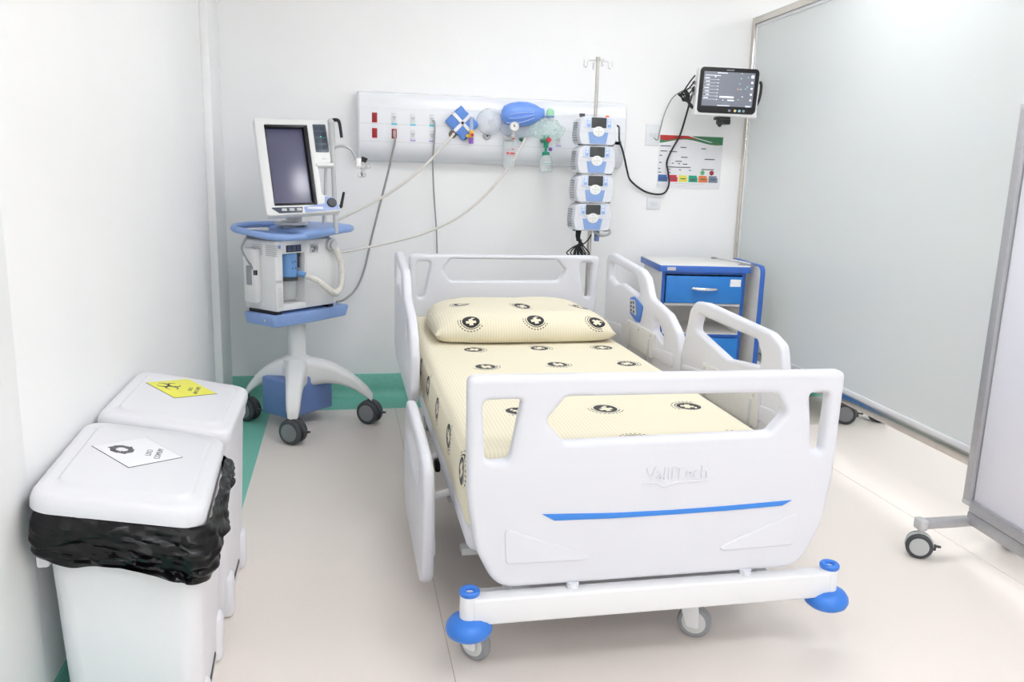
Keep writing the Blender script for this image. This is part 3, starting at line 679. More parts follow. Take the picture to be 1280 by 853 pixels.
def sock(x, z, m, plug=False):
    bm = N(); b2(bm, x-.014, x+.014, PF-.004, PF+.002, z-.026, z+.026, .002); s = obj('socket', bm, m, pan)
    dk = mat('dark_red', (.16, .005, .01), .5, vary=.02) if m is M_RED else M_INKG
    for dx, dz in ((-.005, .004), (.005, .004), (0, -.006)):
        bm = N(); cyl(bm, (x+dx, PF-.004, z+dz), (x+dx, PF-.0048, z+dz), .0022 if m is M_RED else .003, seg=8); obj('pin_hole', bm, dk, s)
    return s
for x, z in ((.175, 1.604), (.175, 1.522), (.281, 1.522)): tag(sock(x, z, M_RED), 'red emergency power socket')
MSW = mat('socket_white', (.74, .75, .78), .35, vary=.01)
for x in (.281, .383, .488):
    sock(x, 1.606, MSW)
    bm = N(); b2(bm, x-.015, x+.015, PF-.003, PF+.001, 1.569, 1.577); tag(obj('label_strip', bm, M_CYAN, pan), 'cyan label strip')
for x in (.383, .488, 1.213):
    sock(x, 1.520, MSW)
    bm = N(); b2(bm, x-.015, x+.015, PF-.003, PF+.001, 1.485, 1.493); tag(obj('label_strip', bm, M_LILAC, pan), 'lilac label strip')
sock(1.225, 1.59, MSW)
bm = N(); b2(bm, 1.33, 1.362, PF-.003, PF+.001, 1.655, 1.675); obj('code_plate', bm, M_INKG, pan)
bm = N(); b2(bm, 1.545, 1.59, 4.676-.004, 4.68, 1.508, 1.526); obj('code_plate', bm, mat('navy_plate', (.06, .07, .16), .4, vary=.02), pan)
def outlet(x, z, m, r=.022):
    bm = N(); lathe(bm, [(.010, 0), (r, 0), (r, .010), (r*.82, .016), (r*.45, .016), (r*.42, .010), (.004, .010)], axes((x, PF, z), (1, 0, 0), (0, 0, 1)), 24, cap=False)
    o = obj('gas_outlet', bm, m, pan)
    bm = N(); cyl(bm, (x, PF-.006, z), (x, PF-.02, z), .006, seg=12); obj('outlet_pin', bm, M_INK, o); return o
outlet(.603, 1.531, mat('outlet_bronze', (.17, .14, .10), .45, .3, vary=.04)); outlet(.702, 1.528, M_YEL, .017); outlet(.797, 1.531, M_LGREY, .023); outlet(.925, 1.523, M_LGREY, .02); outlet(1.00, 1.525, M_OXY, .019); outlet(1.125, 1.525, M_OXY, .024)

# ------------------------------------------------------------------ things hung on the panel
pk = thing('wrapped_package', (.652, 4.645, 1.51), 0, 'blue fabric wrapped package crossed with white tape on the bedhead panel', 'package')
Mq = axes((.653, 4.655, 1.592), Vector((.70, 0, .714)), Vector((-.714, 0, .70)))
bm = N(); t = bmesh.new(); bmesh.ops.create_cube(t, size=1)
bmesh.ops.subdivide_edges(t, edges=t.edges[:], cuts=7, use_grid_fill=True)
for v in t.verts:
    p = v.co.copy(); k = 1-.35*(max(abs(p.x), abs(p.y))*2)**4
    v.co = Vector((p.x*.122, p.y*.142, p.z*.03*k+.004*noise.noise(p*7)))
    v.co.x += .005*noise.noise(p*5+Vector((3, 0, 0))); v.co.y += .005*noise.noise(p*5+Vector((0, 5, 0)))
merge(bm, t, Mq); obj('wrap', bm, M_WRAP, pk, ang=50)
for (w_, h_) in ((.126, .019), (.019, .146)):
    bm = N(); box(bm, (0, 0, .0), (w_, h_, .040), .002, 1, Mq); obj('tape', bm, M_TAPE, pk)
bm = N(); box(bm, (-.03, -.073, .003), (.05, .006, .03), .002, 1, Mq); tag(obj('fold', bm, mat('navy_fold', (.03, .06, .16), .7, vary=.05), pk), 'dark folded edge')
fm = thing('air_flowmeter', (.702, 4.64, 1.49), 0, 'small flowmeter with yellow body, purple nut and clear tube', 'flowmeter')
bm = N(); cyl(bm, (.702, PF-.002, 1.528), (.702, 4.62, 1.528), .012, seg=14); box(bm, (.702, 4.628, 1.535), (.024, .03, .04), .005); b2(bm, .672, .70, 4.62, 4.636, 1.515, 1.532, .004); obj('body', bm, M_YEL, fm)
bm = N(); cyl(bm, (.702, 4.628, 1.515), (.702, 4.628, 1.482), .013, seg=8); obj('nut', bm, M_PURP, fm)
bm = N(); cyl(bm, (.702, 4.628, 1.555), (.702, 4.628, 1.625), .011, seg=14); obj('sight_tube', bm, M_CLEAR, fm)
bm = N(); cyl(bm, (.704, 4.613, 1.53), (.704, 4.604, 1.53), .008, seg=12); obj('valve_knob', bm, M_INKR, fm)
# bag-valve resuscitator
rs = thing('resuscitator_bag', (.98, 4.62, 1.55), 0, 'blue hand resuscitator bag with clear mask and greenish reservoir wrapped in film', 'resuscitator')
Mb = axes((.978, 4.60, 1.652), Vector((.995, 0, .08)), Vector((0, -1, 0)), None)
bm = N(); lathe(bm, [(0, -.115), (.022, -.113), (.048, -.098), (.062, -.062), (.068, -.015), (.064, .035), (.050, .078), (.030, .108), (.024, .128), (0, .128)], axes((.978, 4.605, 1.652), (0, 1, 0), (-.08, 0, .995), (.995, 0, .08)), 32, cap=False)
for v in bm.verts: v.co.y = 4.605+(v.co.y-4.605)*.8
obj('squeeze_bag', bm, M_BAGBLUE, rs, ang=60)
for k in range(3):
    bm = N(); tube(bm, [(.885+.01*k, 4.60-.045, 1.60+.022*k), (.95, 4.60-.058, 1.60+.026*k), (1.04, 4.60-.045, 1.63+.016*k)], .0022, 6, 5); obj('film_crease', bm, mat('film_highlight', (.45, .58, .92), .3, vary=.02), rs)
bm = N(); lathe(bm, [(.066, 0), (.072, .006), (.070, .018), (.058, .04), (.035, .06), (.018, .068), (.018, .085)], axes((.808, 4.655, 1.606), (1, 0, 0), (0, -.1, 1), (0, -1, -.1)), 28, cap=False); obj('face_mask', bm, M_CLEAR, rs, ang=60)
bm = N(); lathe(bm, [(.066, .0), (.075, .0), (.075, .012), (.066, .012), (.066, 0)], axes((.808, 4.66, 1.606), (1, 0, 0), (0, 0, 1)), 28, cap=False); obj('mask_rim', bm, M_CLEAR, rs)
bm = N(); t = bmesh.new(); bmesh.ops.create_icosphere(t, subdivisions=4, radius=1)
for v in t.verts:
    p = v.co.copy(); k = 1+.22*noise.noise(p*2.1)+.10*noise.noise(p*5)
    v.co = Vector((1.125+p.x*.105*k, 4.625+p.y*.032*k, 1.578+p.z*.062*k-.10*(p.x*.1)))
merge(bm, t); obj('reservoir', bm, M_CLEARG, rs, ang=40)
bm = N(); t = bmesh.new(); bmesh.ops.create_icosphere(t, subdivisions=3, radius=1)
for v in t.verts:
    p = v.co.copy(); k = 1+.2*noise.noise(p*3); v.co = Vector((.965+p.x*.10*k, 4.64+p.y*.025*k, 1.575+p.z*.05*k))
merge(bm, t); obj('film_wrap', bm, M_CLEAR, rs, ang=40)
bm = N(); lathe(bm, [(.0, .03), (.012, .028), (.022, .018), (.024, .0), (.022, -.012)], Matrix.Translation((1.142, 4.61, 1.66)), 18, cap=False); obj('end_valve', bm, mat('pale_green_cap', (.40, .74, .52), .4, vary=.03), rs)
bm = N(); lathe(bm, [(.024, 0), (.024, -.008), (0, -.008)], Matrix.Translation((1.142, 4.61, 1.648)), 18, cap=False); obj('valve_ring', bm, M_VBLUED, rs)
# vacuum gauge with bottle
vg = thing('vacuum_regulator', (.925, 4.63, 1.38), 0, 'vacuum regulator with round white dial gauge and clear jar lettered red', 'vacuum regulator')
bm = N(); lathe(bm, [(0, 0), (.024, 0), (.024, .018), (.021, .022), (.0, .0205)], axes((.924, 4.548, 1.580), (1, 0, 0), (0, 0, 1)), 28, cap=False); ga = obj('gauge', bm, mat('gauge_face', (.8, .79, .76), .35, vary=.01), vg)
bm = N(); lathe(bm, [(.022, .016), (.026, .016), (.026, .024), (.022, .024), (.022, .016)], axes((.924, 4.548, 1.580), (1, 0, 0), (0, 0, 1)), 28, cap=False); obj('gauge_rim', bm, M_LGREY, ga)
bm = N(); box(bm, (.921, 4.525, 1.584), (.003, .002, .014), 0, 1); box(bm, (.924, 4.525, 1.580), (.006, .002, .006)); obj('needle', bm, M_INK, ga)
bm = N(); box(bm, (.924, 4.58, 1.53), (.022, .07, .022), .006); box(bm, (.924, 4.556, 1.548), (.020, .018, .05), .005); cyl(bm, (.925, PF, 1.523), (.925, 4.615, 1.523), .016, seg=14); b2(bm, .885, .955, 4.612, 4.636, 1.507, 1.53, .005); obj('manifold', bm, M_LGREY, vg)
bm = N(); cyl(bm, (.934, 4.612, 1.524), (.934, 4.600, 1.524), .010, seg=14); obj('red_knob', bm, M_INKR, vg)
bm = N(); lathe(bm, [(.028, 1.505), (.036, 1.50), (.034, 1.37), (.030, 1.362), (0, 1.362)], Matrix.Translation((.918, 4.62, 0)), 24, cap=False); jr = obj('jar', bm, M_GLASSJ, vg)
for (dx, z, w_, h_) in ((-.014, 1.455, .020, .0025), (.012, 1.459, .016, .004), (-.016, 1.437, .014, .012), (.010, 1.437, .024, .009), (0, 1.426, .05, .0015)):
    bm = N(); box(bm, (.918+dx, 4.5845, z), (w_, .0008, h_)); obj('red_print', bm, M_INKR, jr)
# oxygen humidifier bottle
ox = thing('oxygen_humidifier', (1.128, 4.63, 1.34), 0, 'oxygen flowmeter with green fittings and clear humidifier bottle', 'humidifier')
bm = N(); cyl(bm, (1.125, PF, 1.525), (1.125, 4.61, 1.525), .018, seg=16); box(bm, (1.13, 4.62, 1.522), (.032, .03, .045), .006); cyl(bm, (1.128, 4.62, 1.50), (1.128, 4.62, 1.475), .014, seg=10); lathe(bm, [(.0, 1.452), (.02, 1.452), (.022, 1.442), (.02, 1.43), (0, 1.43)], Matrix.Translation((1.128, 4.62, 0)), 20, cap=False); cyl(bm, (1.128, 4.62, 1.48), (1.128, 4.62, 1.44), .008, seg=10); obj('valve_body', bm, M_OXY, ox)
bm = N(); cyl(bm, (1.137, 4.606, 1.518), (1.137, 4.592, 1.518), .013, seg=16); obj('valve_knob', bm, M_INKR, ox)
bm = N(); cyl(bm, (1.145, 4.61, 1.468), (1.155, 4.60, 1.466), .010, seg=12); obj('hose_nipple', bm, M_PURP, ox)
bm = N(); lathe(bm, [(.020, 1.436), (.032, 1.422), (.035, 1.40), (.035, 1.35), (.031, 1.338), (0, 1.338)], Matrix.Translation((1.13, 4.62, 0)), 24, cap=False); bt = obj('bottle', bm, M_GLASSJ, ox)
for z in (1.395, 1.382, 1.352):
    bm = N(); box(bm, (1.13, 4.584, z), (.042, .0008, .003)); obj('green_print', bm, mat('pale_green_ink', (.35, .60, .56), .6, vary=.02), bt)

# ------------------------------------------------------------------ hoses and cords
def cord(name, pts, r, m, label, cat, sub=8):
    bm = N(); tube(bm, pts, r, 8, sub); return solo(name, bm, m, label, cat, ang=70)
pc = thing('power_cord', (.2, 4.7, .62), 0, 'grey power cord running from red socket down to the ventilator', 'cord')
bm = N(); tube(bm, [(.281, 4.655, 1.515), (.283, 4.645, 1.48), (.262, 4.66, 1.38), (.235, 4.68, 1.26), (.195, 4.70, 1.10), (.155, 4.71, .94), (.115, 4.70, .77), (.07, 4.66, .67), (.01, 4.56, .625), (-.04, 4.50, .615)], .0062, 8, 8); obj('cable', bm, M_HOSEG, pc, ang=70)
bm = N(); box(bm, (.281, 4.652, 1.522), (.014, .032, .036), .005); obj('plug', bm, mat('plug_grey', (.45, .42, .45), .5, vary=.02), pc)
cord('gas_hose', [(.603, 4.655, 1.531), (.595, 4.62, 1.52), (.50, 4.58, 1.415), (.39, 4.56, 1.31), (.25, 4.55, 1.205), (.10, 4.53, 1.12), (-.03, 4.50, 1.05), (-.10, 4.46, .96), (-.11, 4.45, .90)], .0075, M_HOSEP, 'pale hose sloping from bronze outlet down behind the ventilator screen', 'hose')
cord('gas_hose', [(1.0, 4.655, 1.525), (1.003, 4.62, 1.515), (.95, 4.60, 1.42), (.88, 4.60, 1.315), (.76, 4.60, 1.18), (.62, 4.60, 1.07), (.45, 4.59, .99), (.30, 4.58, .945), (.12, 4.56, .905), (.0, 4.52, .885), (-.045, 4.48, .88)], .0068, M_HOSEP, 'pale hose drooping from green outlet to the side of the ventilator', 'hose')
cord('thin_cable', [(.492, 4.665, 1.60), (.502, 4.655, 1.585), (.500, 4.655, 1.49), (.494, 4.665, 1.40), (.503, 4.72, 1.28), (.515, 4.74, 1.13), (.53, 4.75, .95), (.54, 4.75, .60), (.55, 4.765, .18)], .0042, M_HOSEG, 'thin grey cable hanging straight down from the panel behind headboard', 'cable')

# ================================================================== INFUSION STAND AND PUMPS
PX, PY = 1.372, 4.50
iv = thing('infusion_stand', (PX, PY, 0), 0, 'slim stainless infusion pole with four top hooks behind the bed head', 'infusion stand')
bm = N(); cyl(bm, (PX, PY, .12), (PX, PY, 1.30), .0125, seg=16); obj('lower_pole', bm, M_STEEL, iv)
bm = N(); cyl(bm, (PX, PY, 1.25), (PX, PY, 1.955), .0095, seg=14); obj('upper_pole', bm, M_STEEL, iv)
bm = N(); cyl(bm, (PX, PY, 1.94), (PX, PY, 1.962), .013, seg=14); hk = obj('hook_hub', bm, M_STEEL, iv)
for a in (0.05, PI/2+.05, PI+.05, 1.5*PI+.05):
    c, s = math.cos(a), math.sin(a)
    bm = N(); tube(bm, [(PX+c*r_, PY+s*r_, z_) for r_, z_ in ((.008, 1.945), (.035, 1.944), (.058, 1.938), (.062, 1.915), (.070, 1.905), (.080, 1.915), (.079, 1.945))], .0032, 7, 5); obj('hook', bm, M_CHROME, hk)
bm = N(); cyl(bm, (PX, PY, .10), (PX, PY, .16), .035, .022, seg=18); hb = obj('base_hub', bm, M_LGREY, iv)
for k in range(5):
    a = 2*PI*k/5+.6; c, s = math.cos(a), math.sin(a); ex, ey = PX+c*.255, PY+s*.255
    bm = N(); tube(bm, [(PX+c*.02, PY+s*.02, .125), (PX+c*.14, PY+s*.14, .115), (ex, ey, .095)], .014, 8, 4); obj('base_leg', bm, M_LGREY, iv)
    caster(iv, ex, ey, .03, a, .09, 'twin', .012, M_GREY, M_DARK, M_DARK, False)
PUMPM = dict(w=.215, h=.148, d=.15)
ZS = (1.563, 1.411, 1.259, 1.106); XS = (1.340, 1.338, 1.337, 1.331)
def pump(cx, cz, label, lamp):
    yf = 4.325; t = thing('infusion_pump', (cx, 4.40, cz-.074), 0, label, 'infusion pump', 'infusion pumps stacked on the pole')
    # body: barrel-sided shell, bevelled front and back
    rings = []
    for y, k in ((yf, .93), (yf+.006, .965), (yf+.02, .99), (yf+.04, 1), (yf+.12, 1), (yf+.135, .97), (yf+.142, .9)):
        sec = fillet([(-.098, -.073), (.098, -.073), (.112, -.02), (.104, .055), (.082, .073), (-.082, .073), (-.104, .055), (-.112, -.02)], [.02, .02, .05, .03, .02, .02, .03, .05], 4)
        rings.append([(cx+p[0]*k, y, cz+p[1]*(k+.015 if k < 1 else 1)) for p in sec])
    bm = N(); loft(bm, rings); bd = obj('body', bm, M_PUMP, t, ang=50)
    F = lambda dx=0, dy=0: axes((cx, yf-dy, cz), (1, 0, 0), (0, 0, 1))
    fr = [(-.074, .068), (.074, .068), (.078, .012), (.05, .010), (.035, -.002), (-.035, -.002), (-.05, .010), (-.078, .012)]
    obj('fascia', plate(fillet(fr, .008, 3), [], .006, .002, F(0, .001), 1), mat('pump_fascia', (.70, .73, .82), .35, vary=.01), t)
    tag(obj('screen', plate(rrect(.083, .054, .003, 2, .0, .042), [], .003, .0006, F(0, .0045), 1), M_LCD, t), 'blank dark display')
    for s in (-1, 1):
        kp = obj('keypad', plate(fillet([(s*.045, .064), (s*.066, .064), (s*.070, .018), (s*.045, .016)], .003, 2), [], .002, .0005, F(0, .0045), 1), M_PUMPL, t)
        for j in range(3): obj('key', plate(rrect(.012, .009, .002, 2, s*.056, .056-j*.0145), [], .002, .0005, F(0, .006), 1), M_PAPER if j < 2 else M_PUMPB, kp)
    bd2 = obj('keypad_disc', plate([(.031*math.cos(a)+0, -.004+.027*math.sin(a)) for a in [2*PI*i/28 for i in range(28)]], [], .006, .0015, F(0, .004), 1), M_VWHITE, t)
    for (dx, dz) in ((0, .011), (0, -.018), (-.014, -.004), (.014, -.004), (0, -.004)):
        obj('disc_key', plate([(dx+.0035*math.cos(a), dz+.0035*math.sin(a)) for a in [2*PI*i/10 for i in range(10)]], [], .002, .0005, F(0, .0075), 1), mat('soft_green', (.35, .62, .40), .5, vary=.02) if dx == 0 and dz < 0 and dz > -.01 else M_LGREY, bd2)
    tag(obj('door_panel', plate(fillet([(-.056, -.006), (.056, -.006), (.045, -.066), (-.045, -.066)], .004, 2), [], .005, .0012, F(0, .0005), 1), M_PUMPB, t), 'blue tapered door panel')
    bm = N(); b2(bm, cx-.105, cx+.105, yf-.0005, yf+.09, cz-.0085, cz-.0070); obj('seam', bm, M_LGREY, t)
    for k in range(8):
        z = cz-.05+k*.013; bm = N(); b2(bm, cx-.1135, cx-.095, yf+.035, yf+.10, z-.002, z+.002); obj('vent_rib', bm, M_GREY, bd)
    for s in (-1, 1):
        bm = N(); b2(bm, cx+s*.085-.012, cx+s*.085+.012, yf+.02, yf+.05, cz-.0765, cz-.070, .002); obj('stacking_foot', bm, M_DARK, t)
    bm = N(); b2(bm, cx-.03, cx+.03, yf+.138, PY-.009, cz-.03, cz+.03, .006); obj('pole_clamp', bm, M_GREY, t)
    if lamp:
        bm = N(); lathe(bm, [(.011, 0), (.011, .007), (.008, .011), (0, .012)], Matrix.Translation((cx+.055, yf+.03, cz+.072)), 14, cap=False); tag(obj('alarm_lamp', bm, M_ORANGE, t), 'orange alarm lamp')
    return t
pump(XS[0], ZS[0], 'grey and blue infusion pump with orange alarm lamp, topmost on the pole', True)
pump(XS[1], ZS[1], 'grey and blue infusion pump clamped directly below the topmost one', False)
pump(XS[2], ZS[2], 'grey and blue infusion pump clamped directly above the lowest one', False)
pump(XS[3], ZS[3], 'grey and blue infusion pump, lowest on the pole above the hanging cords', False)
bm = N(); box(bm, (1.405, 4.47, .995), (.025, .03, .06), .006); cl = solo('pole_clip', bm, M_VBLUED, 'small dark blue clip on the infusion pole under lowest pump', 'clip')
cb = thing('cord_bundle', (1.29, 4.45, .86), 0, 'bundle of coiled black cords hanging beneath the infusion pumps', 'cord')
for k in range(7):
    x = 1.275+.006*k; sx = (k-3)*.011
    bm = N(); tube(bm, [(x, 4.44+.004*k, 1.035), (x-.002*k, 4.43+.003*k, .985), (1.292+.003*k, 4.43, .955), (1.292+sx*1.2, 4.43+.003*k, .93), (1.29+sx*2.0, 4.435, .90), (1.30+sx*1.2, 4.44, .885), (1.295+sx*.6, 4.45, .92), (1.295, 4.44, .955)], .0038, 7, 6); obj('cord_loop', bm, M_BLACK, cb)
bm = N(); tube(bm, [(1.30, 4.44, .95), (1.33, 4.45, .955), (1.36, 4.47, .98), (1.375, 4.48, 1.0)], .0038, 7, 6); obj('cord_tail', bm, M_BLACK, cb)
bm = N(); tube(bm, [(1.295, 4.425, .975), (1.31, 4.445, .972), (1.295, 4.455, .975), (1.28, 4.44, .972)], .004, 6, 4, closed=True); obj('tie', bm, M_BLACK, cb)
cord('white_tubing', [(1.385, 4.47, 1.02), (1.42, 4.44, 1.0), (1.465, 4.43, 1.012), (1.462, 4.43, 1.035), (1.43, 4.44, 1.03)], .008, M_LGREY, 'short loop of pale tubing under the lowest infusion pump', 'tubing')

# ================================================================== PATIENT MONITOR ON WALL ARM
mo = thing('patient_monitor', (2.15, 4.5, 1.69), 0, 'patient monitor with dark display in white housing on a wall arm', 'monitor')
ma, mt = -.053, -.076; MC0 = Vector((2.149, 4.50, 1.818))
me1 = Vector((math.cos(ma), math.sin(ma), 0)); mn = Vector((math.sin(ma), -math.cos(ma), 0)); mup = Vector((0, 0, 1))*math.cos(mt)-mn*math.sin(mt)
MM = axes(MC0, me1, mup); mz = lambda z: MM @ Matrix.Translation((0, 0, z))
hs = obj('housing', plate(fillet([(-.182, .130), (.182, .130), (.190, -.10), (.196, -.142), (-.19, -.137), (-.186, -.10)], [.028, .028, .02, .012, .012, .02], 4), [], .055, .012, mz(-.03), 3), M_VWHITE, mo)
obj('rear_case', plate(rrect(.30, .20, .03, 4), [], .05, .015, mz(-.075), 3), M_VWHITE, hs)
bz = obj('bezel', plate(rrect(.350, .248, .024, 5, 0, .004), [], .006, .0015, mz(-.0015), 2), M_BLACK, mo)
ms = obj('screen', plate(rrect(.303, .186, .002, 2, -.001, .012), [], .002, .0004, mz(.0022), 1), emit('grey_display', (.19, .20, .24), .35), mo); tag(ms, 'grey display with white readings')
ML = emit('display_white', (.72, .74, .80), .7); MG = emit('display_green', (.3, .55, .3), .5); MY_ = emit('display_amber', (.6, .5, .25), .5); MCy = emit('display_cyan', (.25, .5, .6), .5)
def scr(x, y, w_, h_, m, par=ms): obj('display_row', plate(rrect(w_, h_, min(w_, h_)*.2, 1, x, y), [], .001, .0002, mz(.0042), 1), m, par)
for k in range(7):
    y = .070-k*.0178; scr(-.132+.004*(k % 3), y, .028-.004*(k % 3), .004, ML); scr(-.108, y-.008, .084, .0012, ML); scr(-.066, y-.008, .005, .005, ML)
scr(-.045, .099, .06, .004, ML); scr(-.10, .084, .09, .003, ML); scr(-.085, .078, .008, .008, ML)
scr(-.008, -.030, .086, .009, ML); scr(.018, -.047, .04, .007, ML); scr(-.028, -.047, .005, .005, ML); scr(-.022, -.077, .075, .004, ML); scr(.125, -.077, .032, .007, ML)
for k, s in enumerate((.018, .013, .012, .012, .012)): scr(.136, .085-k*.032, s, s*.9, ML)
for (x, y, m) in ((.068, .073, MG), (.062, .045, MCy), (.055, .015, MY_), (.072, .015, MY_), (.062, -.042, MG), (.11, .08, MG), (.085, -.025, ML), (.11, .03, MCy), (.10, .018, MCy), (.07, .10, MG)): scr(x, y, .009, .005, m)
for x, m in ((.018, M_GREY), (.052, MY_), (.078, MCy), (.103, M_GREY)): obj('touch_key', plate(rrect(.015, .013, .003, 2, x, -.103), [], .001, .0003, mz(.0025), 1), m, bz)
obj('printed_mark', plate(rrect(.045, .006, .001, 1, .0, .115), [], .001, .0003, mz(.0025), 1), M_GREY, bz)
bm = N(); tube(bm, [MM @ Vector(p) for p in ((.188, .055, -.05), (.204, .055, -.03), (.208, .0, -.03), (.200, -.05, -.03), (.188, -.09, -.05))], .008, 8, 5); tag(obj('handle', bm, M_BLACK, mo), 'black side grip')
bm = N(); b2(bm, 2.105, 2.185, 4.515, 4.575, 1.664, 1.682, .004); b2(bm, 2.115, 2.18, 4.50, 4.56, 1.638, 1.668, .006); cyl(bm, (2.125, 4.50, 1.65), (2.105, 4.49, 1.63), .012, seg=10); mm = obj('mount', bm, M_BLACK, mo)
bm = N(); tube(bm, [(2.15, 4.54, 1.655), (2.16, 4.62, 1.67), (2.165, 4.72, 1.78), (2.165, YB, 1.84)], .014, 10, 4); obj('wall_arm', bm, M_LGREY, mo)
bm = N(); b2(bm, 2.125, 2.205, YB-.012, YB, 1.78, 1.90, .004); obj('wall_bracket', bm, M_VWHITE, mo)
for k, (dx, dz) in enumerate(((0, 0), (.006, .03), (.004, .06))):
    bm = N(); cyl(bm, MM @ Vector((-.186, -.02+dz, -.04)), MM @ Vector((-.198, -.02+dz, -.03)), .009, seg=12); obj('lead_port', bm, M_GREY, mo)
cord('monitor_cable', [(1.450, 4.365, 1.598), (1.478, 4.40, 1.592), (1.525, 4.53, 1.57), (1.565, 4.635, 1.53), (1.592, 4.652, 1.48), (1.612, 4.655, 1.42), (1.642, 4.69, 1.36), (1.69, 4.755, 1.305), (1.78, 4.772, 1.248), (1.86, 4.77, 1.229), (1.915, 4.768, 1.24), (1.938, 4.766, 1.29), (1.928, 4.766, 1.36), (1.915, 4.766, 1.42), (1.94, 4.766, 1.49), (1.985, 4.762, 1.58), (2.003, 4.74, 1.68), (1.985, 4.65, 1.76), (1.963, 4.57, 1.80), (1.952, 4.53, 1.82)], .0058, M_BLACK, 'black cable looping over the wall chart from panel to monitor', 'cable', 6)
cord('sensor_lead', [(1.83, YB-.006, 1.562), (1.846, 4.765, 1.55), (1.858, 4.765, 1.60), (1.88, 4.765, 1.70), (1.92, 4.75, 1.795), (1.955, 4.65, 1.835), (1.96, 4.56, 1.835), (1.953, 4.53, 1.84)], .0035, M_HOSEG, 'thin grey lead arching from wall plate to the monitor', 'cable')
lb = thing('lead_bundle', (1.93, 4.58, 1.70), 0, 'knot of black leads hanging beside the monitor housing', 'cord')
for k in range(3):
    bm = N(); tube(bm, [(1.955, 4.53, 1.90-.03*k), (1.935, 4.56, 1.86-.03*k), (1.915-.012*k, 4.60, 1.80), (1.925+.012*k, 4.60, 1.765), (1.952, 4.58, 1.785-.02*k), (1.93, 4.585, 1.82), (1.905+.01*k, 4.59, 1.79+.012*k), (1.95, 4.57, 1.755-.008*k), (1.972+.006*k, 4.545, 1.722-.006*k)], .0042, 8, 8); obj('strand', bm, M_BLACK, lb)
# ------------------------------------------------------------------ wall chart and plates
ch = thing('wall_chart', (2.074, YB, 1.27), 0, 'white laminated wall chart with red and green header and coloured boxes', 'wall chart')
CM = axes((2.074, YB-.002, 1.425), (1, 0, 0), (0, 0, 1)); cz_ = lambda z: CM @ Matrix.Translation((0, 0, z))
bo = obj('board', plate(rrect(.41, .315, .002, 1), [], .004, .0006, cz_(0), 1), M_PAPER, ch)
def pr_(nm, pts, m, z=.0024): obj(nm, plate(pts, [], .0006, .0001, cz_(z), 1), m, bo)
W2 = .203
gcol = mat('chart_green', (.05, .22, .10), .5, vary=.02); rcol = mat('chart_red', (.52, .03, .03), .5, vary=.02)
g1 = [(-W2, .1555)]+[(-W2+.406*i/16, .155) for i in range(17)]+[(W2-.406*i/16, .120-.014*math.sin(2*PI*(1-i/16)+2.2)) for i in range(17)]
pr_('header_band', g1, gcol)
r1_ = [(-W2, .1555), (-.02, .1555)]+[(-.02+.2*i/8, .150-.036*(i/8)) for i in range(1, 9)]+[(.18-.35*i/10, .112+.022*math.sin(i/10*PI)+.012*i/10) for i in range(11)]+[(-W2, .132)]
pr_('header_sweep', r1_, rcol, .0029)
pr_('header_line', [(-.02, .1555), (.0, .1555)]+[(.0+.14*i/8, .152-.030*(i/8)) for i in range(1, 9)]+[(.12-.14*i/8, .121+.0325*(i/8)) for i in range(9)], M_PAPER, .0034)
cols = ((.04, .14, .42), (.62, .03, .07), (.80, .74, .12), (.02, .38, .22), (.78, .22, .06), (.20, .24, .34))
for k, c in enumerate(cols):
    x0 = -.200+k*.0655; m = mat('chart_box_%d' % k, c, .5, vary=.02)
    pr_('colour_box', [(x0, -.118), (x0+.060, -.118), (x0+.060, -.090), (x0+.053, -.090), (x0+.053, -.078), (x0, -.078)], m)
    for j in range(2 if k in (0, 3) else 1): pr_('print_bar', rrect(.034, .006, .001, 1, x0+.030, -.099-.009*j), M_INKG, .003)
for x, c in ((.085, (.16, .50, .24)), (.145, (.36, .015, .03))):
    pr_('colour_dot', [(x+.0145*math.cos(a), -.060+.0145*math.sin(a)) for a in [2*PI*i/20 for i in range(20)]], mat('chart_dot_%d' % int(x*1000), c, .5, vary=.02)); pr_('print_bar', rrect(.010, .003, .0005, 1, x, -.060), M_INKG, .003)
for (x, y, w_) in ((-.166, .092, .068), (-.05, .087, .038), (.082, .083, .032), (-.175, .062, .042), (-.115, .060, .05), (-.192, .036, .018), (-.04, .029, .042), (.125, .021, .066), (-.192, -.006, .016), (-.148, -.008, .012), (-.112, -.008, .012), (-.075, 0.004, .042), (-.072, -.010, .013), (-.032, -.012, .03), (-.196, -.042, .014), (-.07, -.031, .15), (-.13, -.044, .012), (-.062, -.046, .014), (.002, -.048, .014), (.118, -.040, .082), (-.192, -.064, .02), (-.127, -.064, .010)): pr_('print_bar', rrect(w_, .0055, .001, 1, x, y), M_INKG)
for (x, y, w_) in ((.0, -.128, .19), (-.20, -.140, .02), (-.05, -.143, .06)): pr_('print_bar', rrect(w_, .002, .0005, 1, x+.002, y), M_LGREY)
for (x, z, nm) in ((1.822, 1.578, 'white square wall plate with a lead plugged in beside the chart'), (1.856, 1.172, 'white square wall plate below the chart')):
    t = thing('wall_plate', (x, YB, z-.06), 0, nm, 'wall plate'); h_ = .062 if z > 1.4 else .034
    bm = N(); b2(bm, x-.044, x+.044, YB-.008, YB, z-h_, z+h_, .003); obj('plate', bm, mat('plate_white', (.80, .82, .85), .35, vary=.01), t)
    bm = N(); b2(bm, x-.022, x+.022, YB-.010, YB-.006, z-.012, z+.012, .001); obj('insert', bm, mat('plate_insert', (.72, .74, .77), .35, vary=.01), t)

